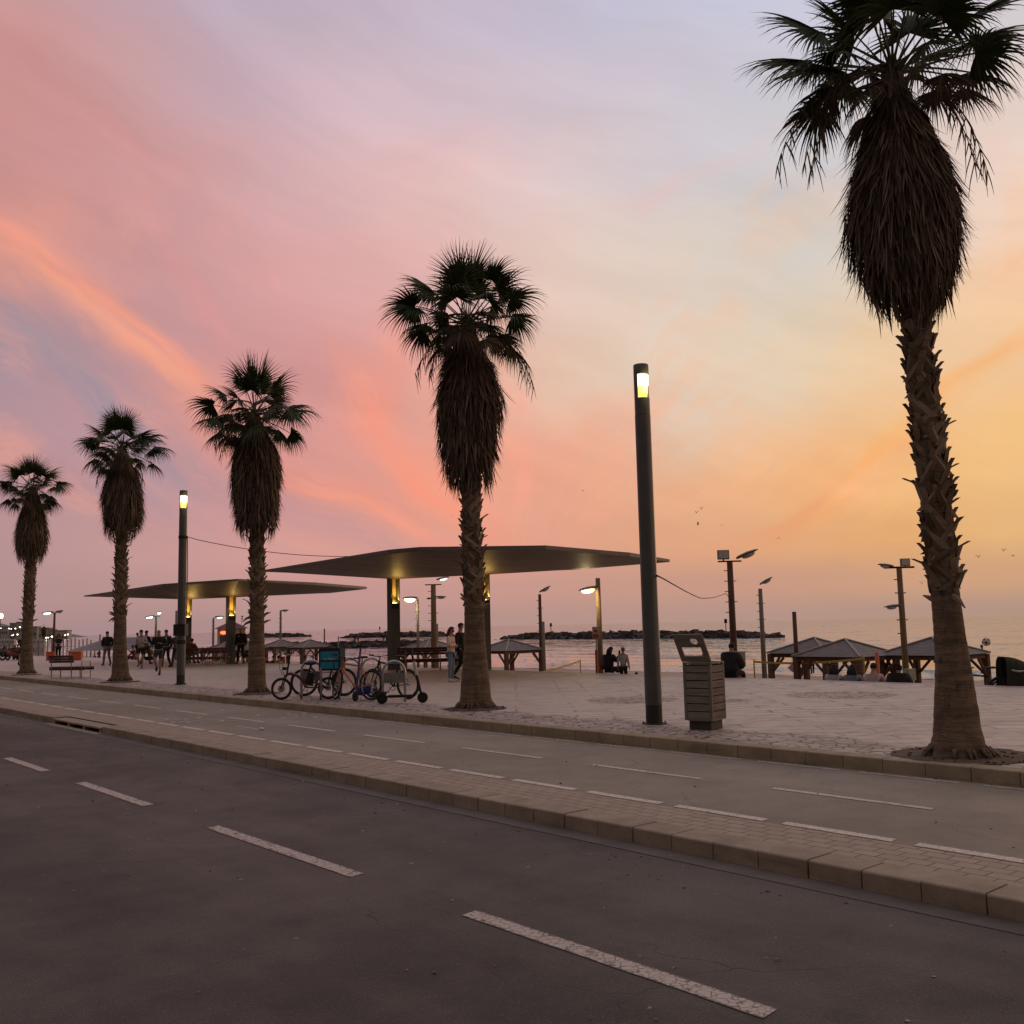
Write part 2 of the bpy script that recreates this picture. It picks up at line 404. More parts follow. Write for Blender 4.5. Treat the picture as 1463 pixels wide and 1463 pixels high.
def paint_mat(name, wear, c=(.52, .46, .41), under=(.078, .065, .054), ctr=None):
    b = NB(name, .6)
    wv = b.vadd(b.tc, b.noisec(6, 3), .12)
    cr = b.voro(16, 'DISTANCE_TO_EDGE', wv); n1 = b.noise(9, 5, .7); n2 = b.noise(60, 3, .7); n3 = b.noise(1.3, 3)
    m = b.math('MAXIMUM', b.mr(cr, .015, .05, 1, 0), b.mr(b.math('ADD', b.math('MULTIPLY', n1, .6), b.math('ADD', b.math('MULTIPLY', n2, .25), b.math('MULTIPLY', n3, .15))), .56 - wear, .64 - wear))
    if ctr: m = b.math('MAXIMUM', m, b.mr(b.math('ADD', b.math('ABSOLUTE', b.math('SUBTRACT', b.sep()[0], ctr[0])), b.math('MULTIPLY_ADD', b.noise(22, 4, .75), ctr[1] * .9, -ctr[1] * .45)), ctr[1] * .78, ctr[1] * .9))
    col = b.mix(b.mr(n1, .3, .7), tuple(x * .8 for x in c), c)
    return b.out(b.mix(m, col, under), n2, .3, .004)
lane_paint = paint_mat('worn_lane_paint', .035, ctr=(4.13, .075))
path_paint = paint_mat('path_paint', .02, (.68, .61, .53), (.27, .235, .195), ctr=(7.435, .065))
centre_paint = paint_mat('path_centre_paint', .035, (.64, .57, .5), (.27, .235, .195), ctr=(8.87, .05))
edge_paint = paint_mat('worn_edge_paint', .075, (.58, .52, .45), (.27, .235, .195))
icon_paint = paint_mat('faded_icon_paint', .02, (.46, .41, .36), (.27, .235, .195))

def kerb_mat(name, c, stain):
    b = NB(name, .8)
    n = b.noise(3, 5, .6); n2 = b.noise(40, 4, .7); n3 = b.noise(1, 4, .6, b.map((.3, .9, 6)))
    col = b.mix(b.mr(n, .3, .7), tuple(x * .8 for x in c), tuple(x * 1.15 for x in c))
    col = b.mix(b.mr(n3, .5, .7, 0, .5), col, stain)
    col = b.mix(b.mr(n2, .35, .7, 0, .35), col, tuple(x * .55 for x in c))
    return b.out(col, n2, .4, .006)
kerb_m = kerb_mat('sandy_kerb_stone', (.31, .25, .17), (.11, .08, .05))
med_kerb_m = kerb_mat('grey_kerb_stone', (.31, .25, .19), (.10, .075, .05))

def pavers_mat():
    b = NB('small_pavers', .8)
    v = b.map((1, 1, 1), (0, 0, PI / 2)); v = b.vadd(v, b.noisec(3, 2), .012)
    br = b.brick(.2, .14, .006, (.40, .325, .25), (.32, .26, .20), (.06, .047, .038), v)
    n = b.noise(5, 5); n2 = b.noise(70, 3)
    col = b.mix(b.mr(n, .3, .7, 0, .4), br['Color'], (.31, .25, .19))
    col = b.mix(b.mr(n2, .4, .7, 0, .35), col, (.17, .138, .108))
    return b.out(col, b.math('SUBTRACT', b.math('MULTIPLY', n2, .4), b.math('MULTIPLY', br['Fac'], 1)), .6, .01)
pavers_m = pavers_mat()

def plaza_mat():
    b = NB('promenade_paving', .62)
    wv = b.vadd(b.tc, b.noisec(.9, 3), .16)
    v = b.map((1, 1, 1), (0, 0, rad(40.5)), (0, 0, 0), wv)
    br = b.brick(1.7, .46, .034, (.57, .505, .45), (.465, .41, .365), (.17, .137, .115), v, .37)
    sk = b.noise(1, 5, .7, b.map((.55, 6.5, 1), (0, 0, rad(40.5)), (0, 0, 0), wv))
    n = b.noise(.25, 5, .6); n2 = b.noise(45, 4, .7); n3 = b.noise(2.5, 5, .65)
    st = b.noise(1, 5, .62, b.map((1, 1, 1), (0, 0, rad(40.5)), (0, 0, 0), b.map((.35, .35, 1)))) 
    base = b.mix(b.mr(n, .35, .65), br['Color'], (.50, .43, .37))
    base = b.mix(b.mr(n3, .45, .72, 0, .45), base, (.33, .264, .24))
    base = b.mix(b.mr(st, .5, .75, 0, .35), base, (.50, .41, .37))
    base = b.mix(b.mr(sk, .56, .66, 0, .5), base, (.26, .21, .185)); base = b.mix(b.mr(sk, .34, .44, .35, 0), base, (.68, .59, .52))
    # rounded beach-stone setts: a band along the kerb and round inlays in the plaza
    cobv = b.vadd(b.tc, b.noisec(4, 2), .05)
    ce = b.voro(4.6, 'DISTANCE_TO_EDGE', cobv); cc = b.voro(4.6, 'F1', cobv, 'Color')
    cs = b.N.new('ShaderNodeSeparateColor'); b.L.new(cc, cs.inputs[0])
    cob = b.mix(cs.outputs[0], (.29, .24, .21), (.46, .385, .335))
    cob = b.mix(b.mr(ce, .025, .085, 1, 0), cob, (.055, .041, .037))
    xyz = b.sep(); wob = b.noise(.8, 3)
    band = b.mr(b.math('ADD', xyz[0], b.math('MULTIPLY_ADD', wob, 1.4, -.7)), 12.0, 12.25, 1, 0)
    mask = band
    for (cv, cu, r) in PATCHES:
        dx = b.math('SUBTRACT', xyz[0], cv); dy = b.math('SUBTRACT', xyz[1], cu)
        d = b.math('SQRT', b.math('ADD', b.math('MULTIPLY', dx, dx), b.math('MULTIPLY', dy, dy)))
        mask = b.math('MAXIMUM', mask, b.mr(b.math('ADD', d, b.math('MULTIPLY_ADD', wob, .5, -.25)), r - .06, r + .06, 1, 0))
    col = b.mix(mask, base, cob)
    col = b.mix(b.mr(n2, .4, .7, 0, .3), col, (.16, .125, .118))
    # trodden-in dirt, drips
    col = b.mix(b.math('MULTIPLY', b.mr(b.voro(1.1), .0, .1, .6, 0), b.mr(n3, .45, .6)), col, (.12, .09, .085))
    h = b.math('ADD', b.math('MULTIPLY', b.math('SUBTRACT', 1, br['Fac']), b.math('SUBTRACT', 1, mask)), b.math('MULTIPLY', b.mr(ce, 0, .12), mask))
    return b.out(col, b.math('ADD', h, b.math('MULTIPLY', n2, .3)), .45, .012, b.mr(n3, .3, .7, .5, .72))
def vu(px, py, z=PZ):
    p = at(px, py, z); return (p.dot(NV), p.dot(DV))
PATCHES = []
for (px, py, r) in ((905, 1000, .95), (1200, 993, 1.1), (1040, 1001, 0.5)):
    a = vu(px, py); PATCHES.append((a[0], a[1], r))
plaza_m = plaza_mat()
coping_m = M('pale_coping', (.42, .35, .33), .6, var=.12, scale=2)
wall_m = M('retaining_wall_concrete', (.25, .21, .19), .8)
def sand_mat():
    b = NB('beach_sand', .9)
    n = b.noise(.4, 5, .6); n2 = b.noise(6, 5, .7); n3 = b.noise(90, 3)
    col = b.mix(b.mr(n, .3, .7), (.36, .28, .23), (.45, .35, .285))
    x = b.sep()[0]
    wet = b.mr(b.math('ADD', x, b.math('MULTIPLY_ADD', n, 2, -1)), 54.2, 55.6)
    col = b.mix(b.math('MULTIPLY', wet, .65), col, (.10, .078, .066))
    col = b.mix(b.mr(n2, .45, .62, 0, .4), col, (.2, .15, .125))
    return b.out(col, b.math('ADD', b.math('MULTIPLY', n2, 1.0), b.math('MULTIPLY', n3, .1)), .7, .06, b.mr(wet, 0, 1, .9, .32))
sand_m = sand_mat()
def sea_mat():
    b = NB('sea_water', .07)
    b.b.inputs['IOR'].default_value = 1.52
    sh = b.map((1.5, .55, 1)); sh2 = b.map((.5, .16, 1)); sh3 = b.map((.17, .035, 1))
    n1 = b.noise(1.6, 4, .6, sh); n2 = b.noise(1.0, 4, .55, sh2); n3 = b.noise(1, 3, .5, sh3)
    h = b.math('ADD', b.math('MULTIPLY', n1, .30), b.math('ADD', b.math('MULTIPLY', n2, 1.1), b.math('MULTIPLY', n3, 3.0)))
    x = b.sep()[0]; y = b.sep()[1]
    fn = b.noise(1, 5, .65, b.map((1.2, .22, 1))); fw_ = b.noise(1, 3, .5, b.map((.05, .045, 1)))
    xx = b.math('ADD', x, b.math('MULTIPLY_ADD', fw_, 3.0, -1.5))
    foam = None
    for (c, w, th, st) in FOAM:
        m = b.math('MULTIPLY', b.mr(b.math('ABSOLUTE', b.math('SUBTRACT', xx, c)), 0, w, 1, 0), b.mr(fn, th, th + .08, 0, st))
        foam = m if foam is None else b.math('MAXIMUM', foam, m)
    col = b.mix(foam, (.15, .19, .21), (.75, .7, .68))
    b.b.inputs['Specular IOR Level'].default_value = .62
    # real sea slopes: the normal is tilted by noise itself, so far water still glitters and mirrors the higher sky
    acc = None
    for (sc_, mp_, k) in ((2.2, (1.3, .7, 1), 1.3), (.6, (1.2, .45, 1), 1.35), (.12, (1.3, .35, 1), .9), (.03, (1.2, .3, 1), .6)):
        c = b.noisec(sc_, 3, b.map(mp_)); v1 = b.N.new('ShaderNodeVectorMath'); v1.operation = 'SUBTRACT'; b.L.new(c, v1.inputs[0]); v1.inputs[1].default_value = (.5, .5, .5)
        v2 = b.N.new('ShaderNodeVectorMath'); v2.operation = 'MULTIPLY'; b.L.new(v1.outputs[0], v2.inputs[0]); v2.inputs[1].default_value = (k, k, 0)
        if acc is None: acc = v2.outputs[0]
        else: v3 = b.N.new('ShaderNodeVectorMath'); b.L.new(acc, v3.inputs[0]); b.L.new(v2.outputs[0], v3.inputs[1]); acc = v3.outputs[0]
    g = b.N.new('ShaderNodeNewGeometry'); v4 = b.N.new('ShaderNodeVectorMath'); b.L.new(g.outputs['Normal'], v4.inputs[0]); b.L.new(acc, v4.inputs[1])
    v5 = b.N.new('ShaderNodeVectorMath'); v5.operation = 'NORMALIZE'; b.L.new(v4.outputs[0], v5.inputs[0]); b.L.new(v5.outputs[0], b.b.inputs['Normal'])
    b.link(col, b.b.inputs['Base Color']); b.link(b.mr(foam, 0, 1, .06, .8), b.b.inputs['Roughness'])
    return b.m
FOAM = [(56.6, .9, .38, .75), (58.6, .5, .5, .5), (61.5, .7, .44, .8), (66, .6, .5, .6), (72, .7, .54, .5)]
sea_m = sea_mat()

def sheet(name, v0, v1, u0, u1, z, mat, nv=1, nu=1, zf=None):
    b = MB(); V = []; 
    for j in range(nu + 1):
        for i in range(nv + 1):
            v = v0 + (v1 - v0) * i / nv; u = u0 + (u1 - u0) * j / nu
            V.append((v, u, z + (zf(v, u) if zf else 0)))
    Fc = [(j * (nv + 1) + i, j * (nv + 1) + i + 1, (j + 1) * (nv + 1) + i + 1, (j + 1) * (nv + 1) + i) for j in range(nu) for i in range(nv)]
    b.add(V, Fc); o = b.build(name, mat, rz=RA, smooth=zf is not None); return struct(o)

U0, U1 = -40, 420
PE = 22.95       # sea-side edge of the promenade
sheet('ground', -400, PE - .3, -400, 1500, -.6, M('earth', (.12, .1, .085), .9, scale=.5), 1, 1)
sheet('road', -14, 6.6, U0, U1, RZ, road_m)
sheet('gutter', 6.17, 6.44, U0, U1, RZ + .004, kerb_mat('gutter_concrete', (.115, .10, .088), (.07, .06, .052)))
V_ML, V_MK, V_MP = 6.42, 6.74, 7.36       # median kerb face, kerb back, paver back
V_KF, V_KB = 10.56, 10.82                 # promenade kerb
sheet('median_paving', V_MK, V_MP, U0, U1, 0, pavers_m)
sheet('cycle_path', V_MP, V_KF + .02, U0, U1, 0, path_m)
sheet('promenade', V_KB, PE - .28, U0, U1, PZ, plaza_m)
# kerbs, laid stone by stone (the joints are real gaps over a darker bed)
DR0, DR1 = 19.75, 22.85
def kerb(name, v0, v1, z0, z1, step, mat, skip=None, bev=.015, jitter=.004, seed=1):
    rnd = random.Random(seed); b = MB(); u = U0
    while u < 130:
        L_ = step
        if skip and u + L_ > skip[0] and u < skip[1]:
            if u < skip[0] - .05: L_ = skip[0] - u
            else: u = skip[1]; continue
        g = (.0035 if rnd.random() < .7 else .007) + rnd.random() * .002; a = u + g; c = u + L_ - g; dz = rnd.uniform(-1, 1) * jitter; dv = rnd.uniform(-1, 1) * jitter
        P = [(v0 + dv, z0), (v0 + dv, z1 + dz - bev), (v0 + dv + bev * .5, z1 + dz - bev * .35), (v0 + dv + bev * 1.4, z1 + dz), (v1 - .003, z1 + dz), (v1 - .003, z0)]
        n = len(P); V = [(p[0], a, p[1]) for p in P] + [(p[0], c, p[1]) for p in P]
        b.add(V, [tuple(range(n))[::-1], tuple(range(n, 2 * n))] + [(k, (k + 1) % n, n + (k + 1) % n, n + k) for k in range(n)])
        u += L_
    P = [(v0, z0), (v0, z1), (v1, z1), (v1, z0)]
    b.add([(v0, 130, z0), (v0, 130, z1), (v1, 130, z1), (v1, 130, z0), (v0, U1, z0), (v0, U1, z1), (v1, U1, z1), (v1, U1, z0)], [(0, 1, 5, 4), (1, 2, 6, 5), (2, 3, 7, 6)])
    # bed under the stones
    for ua, ub in ((U0, skip[0] if skip else 130),) + (((skip[1], 130),) if skip else ()):
        b.box(((v0 + v1) / 2 + .012, (ua + ub) / 2, (z0 + z1 - .03) / 2), (v1 - v0 - .03, ub - ua, z1 - z0 - .03), mi=1)
    o = b.build(name, [mat, M('joint_mortar', (.05, .038, .03), .9)], rz=RA); return struct(o)
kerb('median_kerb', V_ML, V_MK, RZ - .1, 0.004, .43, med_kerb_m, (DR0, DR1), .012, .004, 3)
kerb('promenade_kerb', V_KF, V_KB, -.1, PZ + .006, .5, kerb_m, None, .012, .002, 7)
# promenade edge: coping, wall down to the sand, two steps
b = MB(); b.box((PE - .14, 190, PZ - .045), (.28, 460, .1)); struct(b.build('edge_coping', coping_m, rz=RA))
b = MB()
for k, (w0, zz) in enumerate(((0, -.32), (.55, -.79), (1.1, -1.26))):
    b.box((PE + w0 + .27, 190, (zz + BZ - .5) / 2), (.55, 460, zz - BZ + .5))
b.box((PE - .16, 190, -.95), (.3, 460, 2.0))
struct(b.build('beach_steps', wall_m, rz=RA))
def sandz(v, u):
    n = mnoise.noise(Vector((v * .35, u * .35, 0))) * .06 + mnoise.noise(Vector((v * 1.3, u * 1.3, 3))) * .025
    return n - max(0, (v - 50)) * .024 + (0 if v < 50 else 0)
sheet('beach_sand', PE + .2, 62, -60, 300, BZ, sand_m, 60, 500, sandz)
sheet('beach_sand', PE + .2, 75, 300, 1600, BZ - .05, sand_m, 1, 1)
def seaz(v, u):
    f = max(0.0, 1 - (v - 56) / 60.0); z = 0
    for (c, a, w, s_) in ((61.5, .30, 1.0, 0), (66, .26, 1.3, 9), (72, .24, 1.6, 20), (79, .2, 1.9, 31), (88, .18, 2.4, 43), (99, .15, 3, 55)):
        cc = c + mnoise.noise(Vector((u * .04, s_, 0))) * 2.4
        am = max(0, mnoise.noise(Vector((u * .055, s_ + 5, 1))) + .25)
        x = (v - cc) / w; z += a * am * math.exp(-x * x * (3.0 if x < 0 else 1))
    return z - .0
sheet('sea', 54.5, 120, -60, 420, SZ, sea_m, 130, 480, seaz)
b = MB(); far = 14000
b.add([(120, -60, SZ), (120, 420, SZ), (far, 420, SZ), (far, -60, SZ),
       (54.5, 420, SZ), (54.5, far, SZ), (far, far, SZ), (far, 420, SZ), (54.5, -60, SZ), (54.5, -far, SZ), (far, -far, SZ), (far, -60, SZ)],
      [(0, 3, 2, 1), (4, 7, 6, 5), (8, 9, 10, 11)])
struct(b.build('sea', sea_m, rz=RA))

# painted markings (thin worn paint, 4 mm above the surface they lie on)
def dashes(name, lst, v, w, z, mat, cut=None):
    rnd = random.Random(len(lst)); b = MB()
    for (a, c) in lst:
        n = 10
        V = []
        for i in range(n + 1):
            u = a + (c - a) * i / n; e = rnd.uniform(-.006, .006)
            V += [(v - w / 2 + e, u, z), (v + w / 2 + rnd.uniform(-.006, .006), u + .02, z)]
        b.add(V, [(2 * i, 2 * i + 1, 2 * i + 3, 2 * i + 2) for i in range(n)])
    return struct(b.build(name, mat, rz=RA))
dashes('lane_marking', [(-8.5, -6.0), (-4.7, -2.2), (-.8, 1.6), (3.0, 5.35), (6.75, 9.42), (11.1, 13.46), (15.0, 17.1), (19.2, 21.6)] + [(22.6 + k * 3.9, 24.9 + k * 3.9) for k in range(1, 60)], 4.13, .15, RZ + .004, lane_paint)
dashes('path_edge_marking', [(k * 1.2 - .64 + 4.8, k * 1.2 + .37 + 4.8) for k in range(-30, 200)], V_MP + .075, .13, .004, path_paint)
dashes('path_centre_marking', [(4.56 + k * 2.66, 6.28 + k * 2.66) for k in range(-12, 90)], 8.87, .10, .004, centre_paint)
dashes('path_kerb_marking', [(5.05 + k * 1.4, 6.2 + k * 1.4) for k in range(-20, 120)], 10.42, .08, .004, edge_paint)
def strokes(name, segs, w, org, z, mat):
    b = MB()
    for pl in segs:
        V = []; n = len(pl)
        for i, p in enumerate(pl):
            p = Vector((p[0], p[1], 0)); q = Vector((*pl[min(i + 1, n - 1)], 0)) - Vector((*pl[max(i - 1, 0)], 0)); q.normalize(); nn = Vector((-q.y, q.x, 0)) * w / 2
            V += [Vector((org[0], org[1], z)) + p + nn, Vector((org[0], org[1], z)) + p - nn]
        b.add(V, [(2 * i, 2 * i + 1, 2 * i + 3, 2 * i + 2) for i in range(n - 1)])
    return struct(b.build(name, mat, rz=RA))
def cyc(s=1, arrow=1):
    cir = lambda cx, cy, r: [(cx + r * math.cos(a * PI / 8), cy + r * math.sin(a * PI / 8)) for a in range(17)]
    g = [cir(0, -.9, .36), cir(0, .25, .36), [(0, -.9), (.42, -.62), (.5, .0), (0, .25)], [(0, -.9), (.1, -.35), (.5, .0)], [(.1, -.35), (.52, -.6), (.6, -.75)], [(.62, .12), (.6, -.12)],]
    g += [[(0, 1.1 * arrow + .6), (0, 2.3 * arrow + .6)], [(-.22, 1.75 * arrow + .6), (0, 2.3 * arrow + .6)], [(.22, 1.75 * arrow + .6), (0, 2.3 * arrow + .6)]]
    return [[(x * s, y * s) for x, y in l] for l in g]
a = vu(283, 1031, 0); strokes('cycle_symbol', [[(-x, -y) for x, y in l] for l in cyc(.95)], .07, (8.15, a[1] + .1), .004, icon_paint)
a = vu(385, 1021.5, 0); strokes('cycle_symbol', cyc(.95), .07, (9.75, a[1] - .3), .004, icon_paint)

# storm drain let into the median kerb
dr = thing('storm_drain', 'concrete storm drain with three dark openings in the median kerb', 'storm drain', W(V_ML, DR0, RZ), RA)
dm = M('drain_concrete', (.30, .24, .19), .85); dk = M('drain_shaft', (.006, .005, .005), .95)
Ld = DR1 - DR0; b = MB()
b.box((.2, Ld / 2, .13 - .035), (.44, Ld - .01, .03)); b.build('lid_slab', dm, dr)
for k in range(4):
    b = MB(); b.box((.13, .06 + k * (Ld - .12) / 3, .0), (.28, .1 if 0 < k < 3 else .12, .139)); b.build('divider', dm, dr)
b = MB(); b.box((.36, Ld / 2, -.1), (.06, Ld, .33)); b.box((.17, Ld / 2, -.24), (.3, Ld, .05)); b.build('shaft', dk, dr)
b = MB(); b.box((-.09, Ld / 2, .01 - .008), (.16, Ld + .3, .02)); b.build('apron', dm, dr)
# ------------------------------------------------------------------ palms
def ramp_mat(name, cols, rough=.8, scale=30, trans=0):
    """colour picked by the per-strand random value stored in the mesh"""
    m = bpy.data.materials.new(name); t, N, L, b = nt(m); b.inputs['Roughness'].default_value = rough
    a = N.new('ShaderNodeAttribute'); a.attribute_name = 'rnd'
    r = N.new('ShaderNodeValToRGB')
    while len(r.color_ramp.elements) > 1: r.color_ramp.elements.remove(r.color_ramp.elements[-1])
    for i, c in enumerate(cols):
        e = r.color_ramp.elements[0] if i == 0 else r.color_ramp.elements.new(i / (len(cols) - 1))
        e.position = i / (len(cols) - 1); e.color = (*c, 1)
    L.new(a.outputs['Fac'], r.inputs[0]); L.new(r.outputs[0], b.inputs['Base Color'])
    b.inputs['Specular IOR Level'].default_value = .3
    MATS[name] = m; return m
leaf_m = ramp_mat('palm_leaf', [(.018, .028, .010), (.03, .052, .014), (.05, .075, .022), (.07, .062, .03)], .6)
dead_m = ramp_mat('dead_palm_leaf', [(.034, .023, .016), (.075, .052, .038), (.13, .094, .068), (.24, .178, .13), (.055, .038, .026)], .9)
def bark_mat():
    b = NB('palm_bark', .9)
    v = b.vadd(b.tc, b.noisec(3, 3), .07)
    rings = b.noise(1, 4, .6, b.map((1.2, 1.2, 13), v=v)); fine = b.noise(1, 4, .6, b.map((9, 9, 60), v=v)); n = b.noise(3.5, 5, .65); vert = b.noise(1, 3, .6, b.map((22, 22, 2), v=v))
    col = b.mix(b.mr(rings, .35, .65), (.105, .072, .046), (.21, .15, .098))
    col = b.mix(b.mr(n, .42, .64, 0, .55), col, (.065, .043, .029))
    col = b.mix(b.mr(fine, .5, .72, 0, .55), col, (.24, .175, .125))
    col = b.mix(b.mr(vert, .55, .75, 0, .5), col, (.03, .02, .014))
    sct = b.noise(1, 5, .7, b.map((14, 14, 5), v=v)); col = b.mix(b.mr(sct, .58, .66, 0, .7), col, (.03, .02, .014))
    h = b.math('ADD', b.math('MULTIPLY', rings, 1.0), b.math('ADD', b.math('MULTIPLY', fine, .5), b.math('MULTIPLY', vert, .6)))
    return b.out(col, h, .9, .03)
bark_m = bark_mat()
boot_m = ramp_mat('palm_boot', [(.10, .072, .052), (.17, .125, .092), (.26, .2, .15), (.075, .053, .038)], .85)
soil_m = M('tree_pit_soil', (.085, .058, .042), .95, scale=5, var=.4, bump=.6)

class Strips:
    def __init__(s): s.b = MB(); s.a = []
    def strip(s, pts, ws, side, val):
        V = []
        for p, w in zip(pts, ws): V += [p - side * w / 2, p + side * w / 2]
        n = len(pts); s.b.add(V, [(2 * i, 2 * i + 1, 2 * i + 3, 2 * i + 2) for i in range(n - 1)]); s.a += [val] * (2 * n)
    def tube(s, pts, r, n, val):
        o = len(s.b.v); s.b.tube(pts, r, n); s.a += [val] * (len(s.b.v) - o)
    def build(s, name, mat, parent): return s.b.build(name, mat, parent, attr=s.a)

def frond(S, D, c, az, el, pet, R, rnd, droop=1.0, spread=112, nl=44, dead=0):
    p = Vector((math.cos(el) * math.cos(az), math.cos(el) * math.sin(az), math.sin(el)))
    pts = []; q = c.copy(); d = p.copy()
    for i in range(6):
        pts.append(q.copy()); d = (d + Vector((0, 0, -1)) * .045 * droop * (1 - abs(p.z) * .5)).normalized(); q = q + d * pet / 5
    T = S if not dead else D
    T.tube(pts, [.022, .018, .015, .013, .012, .01], 4, .95 if not dead else .5)
    E_ = pts[-1]; side = d.cross(Vector((0, 0, 1)))
    side = side.normalized() if side.length > .15 else Vector((math.cos(az + PI / 2), math.sin(az + PI / 2), 0))
    rollr = rnd.uniform(-.7, .7); side = (Matrix.Rotation(rollr, 3, d) @ side); nrm = side.cross(d).normalized()
    fold = rnd.uniform(.15, .55)
    base = rnd.random()
    for k in range(nl):
        f = (k + .5) / nl * 2 - 1; th = rad(spread) * f + rnd.uniform(-.02, .02)
        dr = d * math.cos(th) + side * math.sin(th) + nrm * (-fold * abs(math.sin(th)) + rnd.uniform(-.04, .04)); dr.normalize()
        L_ = R * (1 - .22 * abs(f) ** 2) * rnd.uniform(.88, 1.06); n = 6; q = E_.copy(); pp = [q.copy()]; dd = dr.copy()
        g = droop * rnd.uniform(.7, 1.4)
        for i in range(1, n + 1):
            t = i / n
            dd = (dd + Vector((0, 0, -1)) * g * (.015 + .52 * max(0, t - .4))).normalized()
            q = q + dd * L_ / n; pp.append(q.copy())
        wv = [.006, .028, .042, .032, .019, .010, .002]; sd_ = dr.cross(nrm).normalized()
        sd_ = (sd_ + nrm * (.5 if k % 2 else -.5)).normalized()
        T.strip(pp, [w * R / .85 for w in wv], sd_, min(1, max(0, base * .5 + rnd.random() * .5)))

def palm(name, base, label, ht, spec, seed, trunk_prof, skirt_prof, boots, fr, group='fan palms along the promenade kerb', scale=1, det=1.0, hang=(), boot_amt=1.0, tilt=0.0):
    """skirt_prof: list of (z, radius); trunk_prof: (z, radius); fr: explicit (az deg, el deg, petiole, fan radius, droop, dead)"""
    rnd = random.Random(seed)
    t = thing(name, label, 'palm tree', base, 0, group)
    def tr(z):
        for (a, ra), (c, rc) in zip(trunk_prof, trunk_prof[1:]):
            if z <= c: return ra + (rc - ra) * max(0, (z - a)) / (c - a)
        return trunk_prof[-1][1]
    bend = lambda z: (math.sin(z * .5 + seed) * .025 * min(1, z) + tilt * (z / ht) ** 1.3, math.cos(z * .4 + seed * 2) * .02 * min(1, z))
    b = MB(); n = 28; zs = [i * .045 for i in range(int(ht / .045) + 1)]
    V = []
    for z in zs:
        bx, by = bend(z)
        for k in range(n):
            a = 2 * PI * k / n
            w = 1 + .05 * mnoise.noise(Vector((math.cos(a) * 1.5, math.sin(a) * 1.5, z * 1.1 + seed))) + .05 * mnoise.noise(Vector((math.cos(a) * 2, math.sin(a) * 2, z * 13)))
            root = max(0, .45 - z) / .45; w += root * .10 * math.sin(a * 7 + seed) * root + root * .1 * mnoise.noise(Vector((math.cos(a) * 4, math.sin(a) * 4, seed)))
            r = tr(z) * w; V.append((bx + r * math.cos(a), by + r * math.sin(a), z - .04))
    b.add(V, [(i * n + k, i * n + (k + 1) % n, (i + 1) * n + (k + 1) % n, (i + 1) * n + k) for i in range(len(zs) - 1) for k in range(n)])
    # root fringe
    for k in range(26):
        a = rnd.random() * 2 * PI; r0 = tr(0) * .93; q = Vector((math.cos(a) * r0, math.sin(a) * r0, .1)); o = Vector((math.cos(a), math.sin(a), 0))
        b.tube([q, q + o * .05 + Vector((0, 0, -.05)), q + o * rnd.uniform(.08, .16) + Vector((0, 0, -.13))], [.03, .024, .008], 5)
    b.build('trunk', bark_m, t, smooth=True)
    # old leaf bases, criss-crossed
    z0, z1 = boots; Bt = Strips(); i = 0; z = z0
    while z < z1:
        a = i * 2.39996 + rnd.uniform(-.15, .15); r = tr(z); bx, by = bend(z)
        o = Vector((math.cos(a), math.sin(a), 0)); tg = Vector((-math.sin(a), math.cos(a), 0)); up = Vector((0, 0, 1)); s = scale
        stick = rnd.random() ** 2.2; ln = rnd.uniform(.14, .34) * boot_amt
        c = Vector((bx, by, z))
        lean = rnd.choice((-1, 1)) * rnd.uniform(.45, .95)
        P0 = c + o * (r * .9) - tg * lean * .12; P1 = P0 + up * ln * .45 + o * .035 + tg * lean * .11; P2 = P1 + up * ln * .4 + o * (.012 + .05 * stick) + tg * lean * .1
        P3 = P2 + (o * (.03 + .11 * stick ** 2) + up * (.05 + .02 * rnd.random())) * boot_amt
        wd = [.17, .12, .085, .045] if stick > .35 else [.19, .15, .11, .07]
        val = rnd.random(); pts = [P0, P1, P2, P3]
        # a boot is a shallow channel: two wings and a ridge
        V = []
        for p, w in zip(pts, wd): V += [p - tg * w / 2 - o * .02, p + o * .018, p + tg * w / 2 - o * .02, p - o * .03]
        Bt.b.add(V, [(4 * j + k, 4 * j + (k + 1) % 4, 4 * j + 4 + (k + 1) % 4, 4 * j + 4 + k) for j in range(3) for k in range(4)] + [(12, 13, 14, 15)])
        Bt.a += [val] * 16
        z += (.0235 / det if det < 1 else .0235) * rnd.uniform(.55, 1.5); i += 1
    # a few torn leaf bases at the lower trim line
    for k in range(5):
        a = rnd.random() * 6.28; z = z0 + rnd.uniform(-.12, .15); r = tr(z); o = Vector((math.cos(a), math.sin(a), 0)); sg = rnd.choice((-1, 1, 1))
        c = Vector((*bend(z), z)); Bt.tube([c + o * r * .9, c + o * (r + .1) + Vector((0, 0, .05 * sg)), c + o * (r + .2) + Vector((0, 0, .02 - .16 * (sg < 0) + .06 * (sg > 0)))], [.04, .03, .008], 5, rnd.random())
    Bt.build('leaf_bases', boot_m, t)
    # skirt of dead hanging leaves
    D = Strips(); zb, zt = skirt_prof[0][0], skirt_prof[-1][0]
    def sr(z):
        for (a, ra), (c, rc) in zip(skirt_prof, skirt_prof[1:]):
            if z <= c: return ra + (rc - ra) * max(0, (z - a)) / (c - a)
        return skirt_prof[-1][1]
    core = MB(); core.lathe([(sr(z) * .82 * (.35 if i == 0 else 1), z) for i, z in enumerate(np.linspace(zb + .3, zt, 14))], 20)
    core.v = [(x + bend(z)[0], y + bend(z)[1], z) for x, y, z in core.v]
    D.b.add(core.v, core.f); D.a += [.0] * len(core.v)
    N_ = int(3400 * det)
    lobes = [(rnd.random() * 6.28, rnd.uniform(zb, zt), rnd.uniform(-.2, .24)) for _ in range(22)]
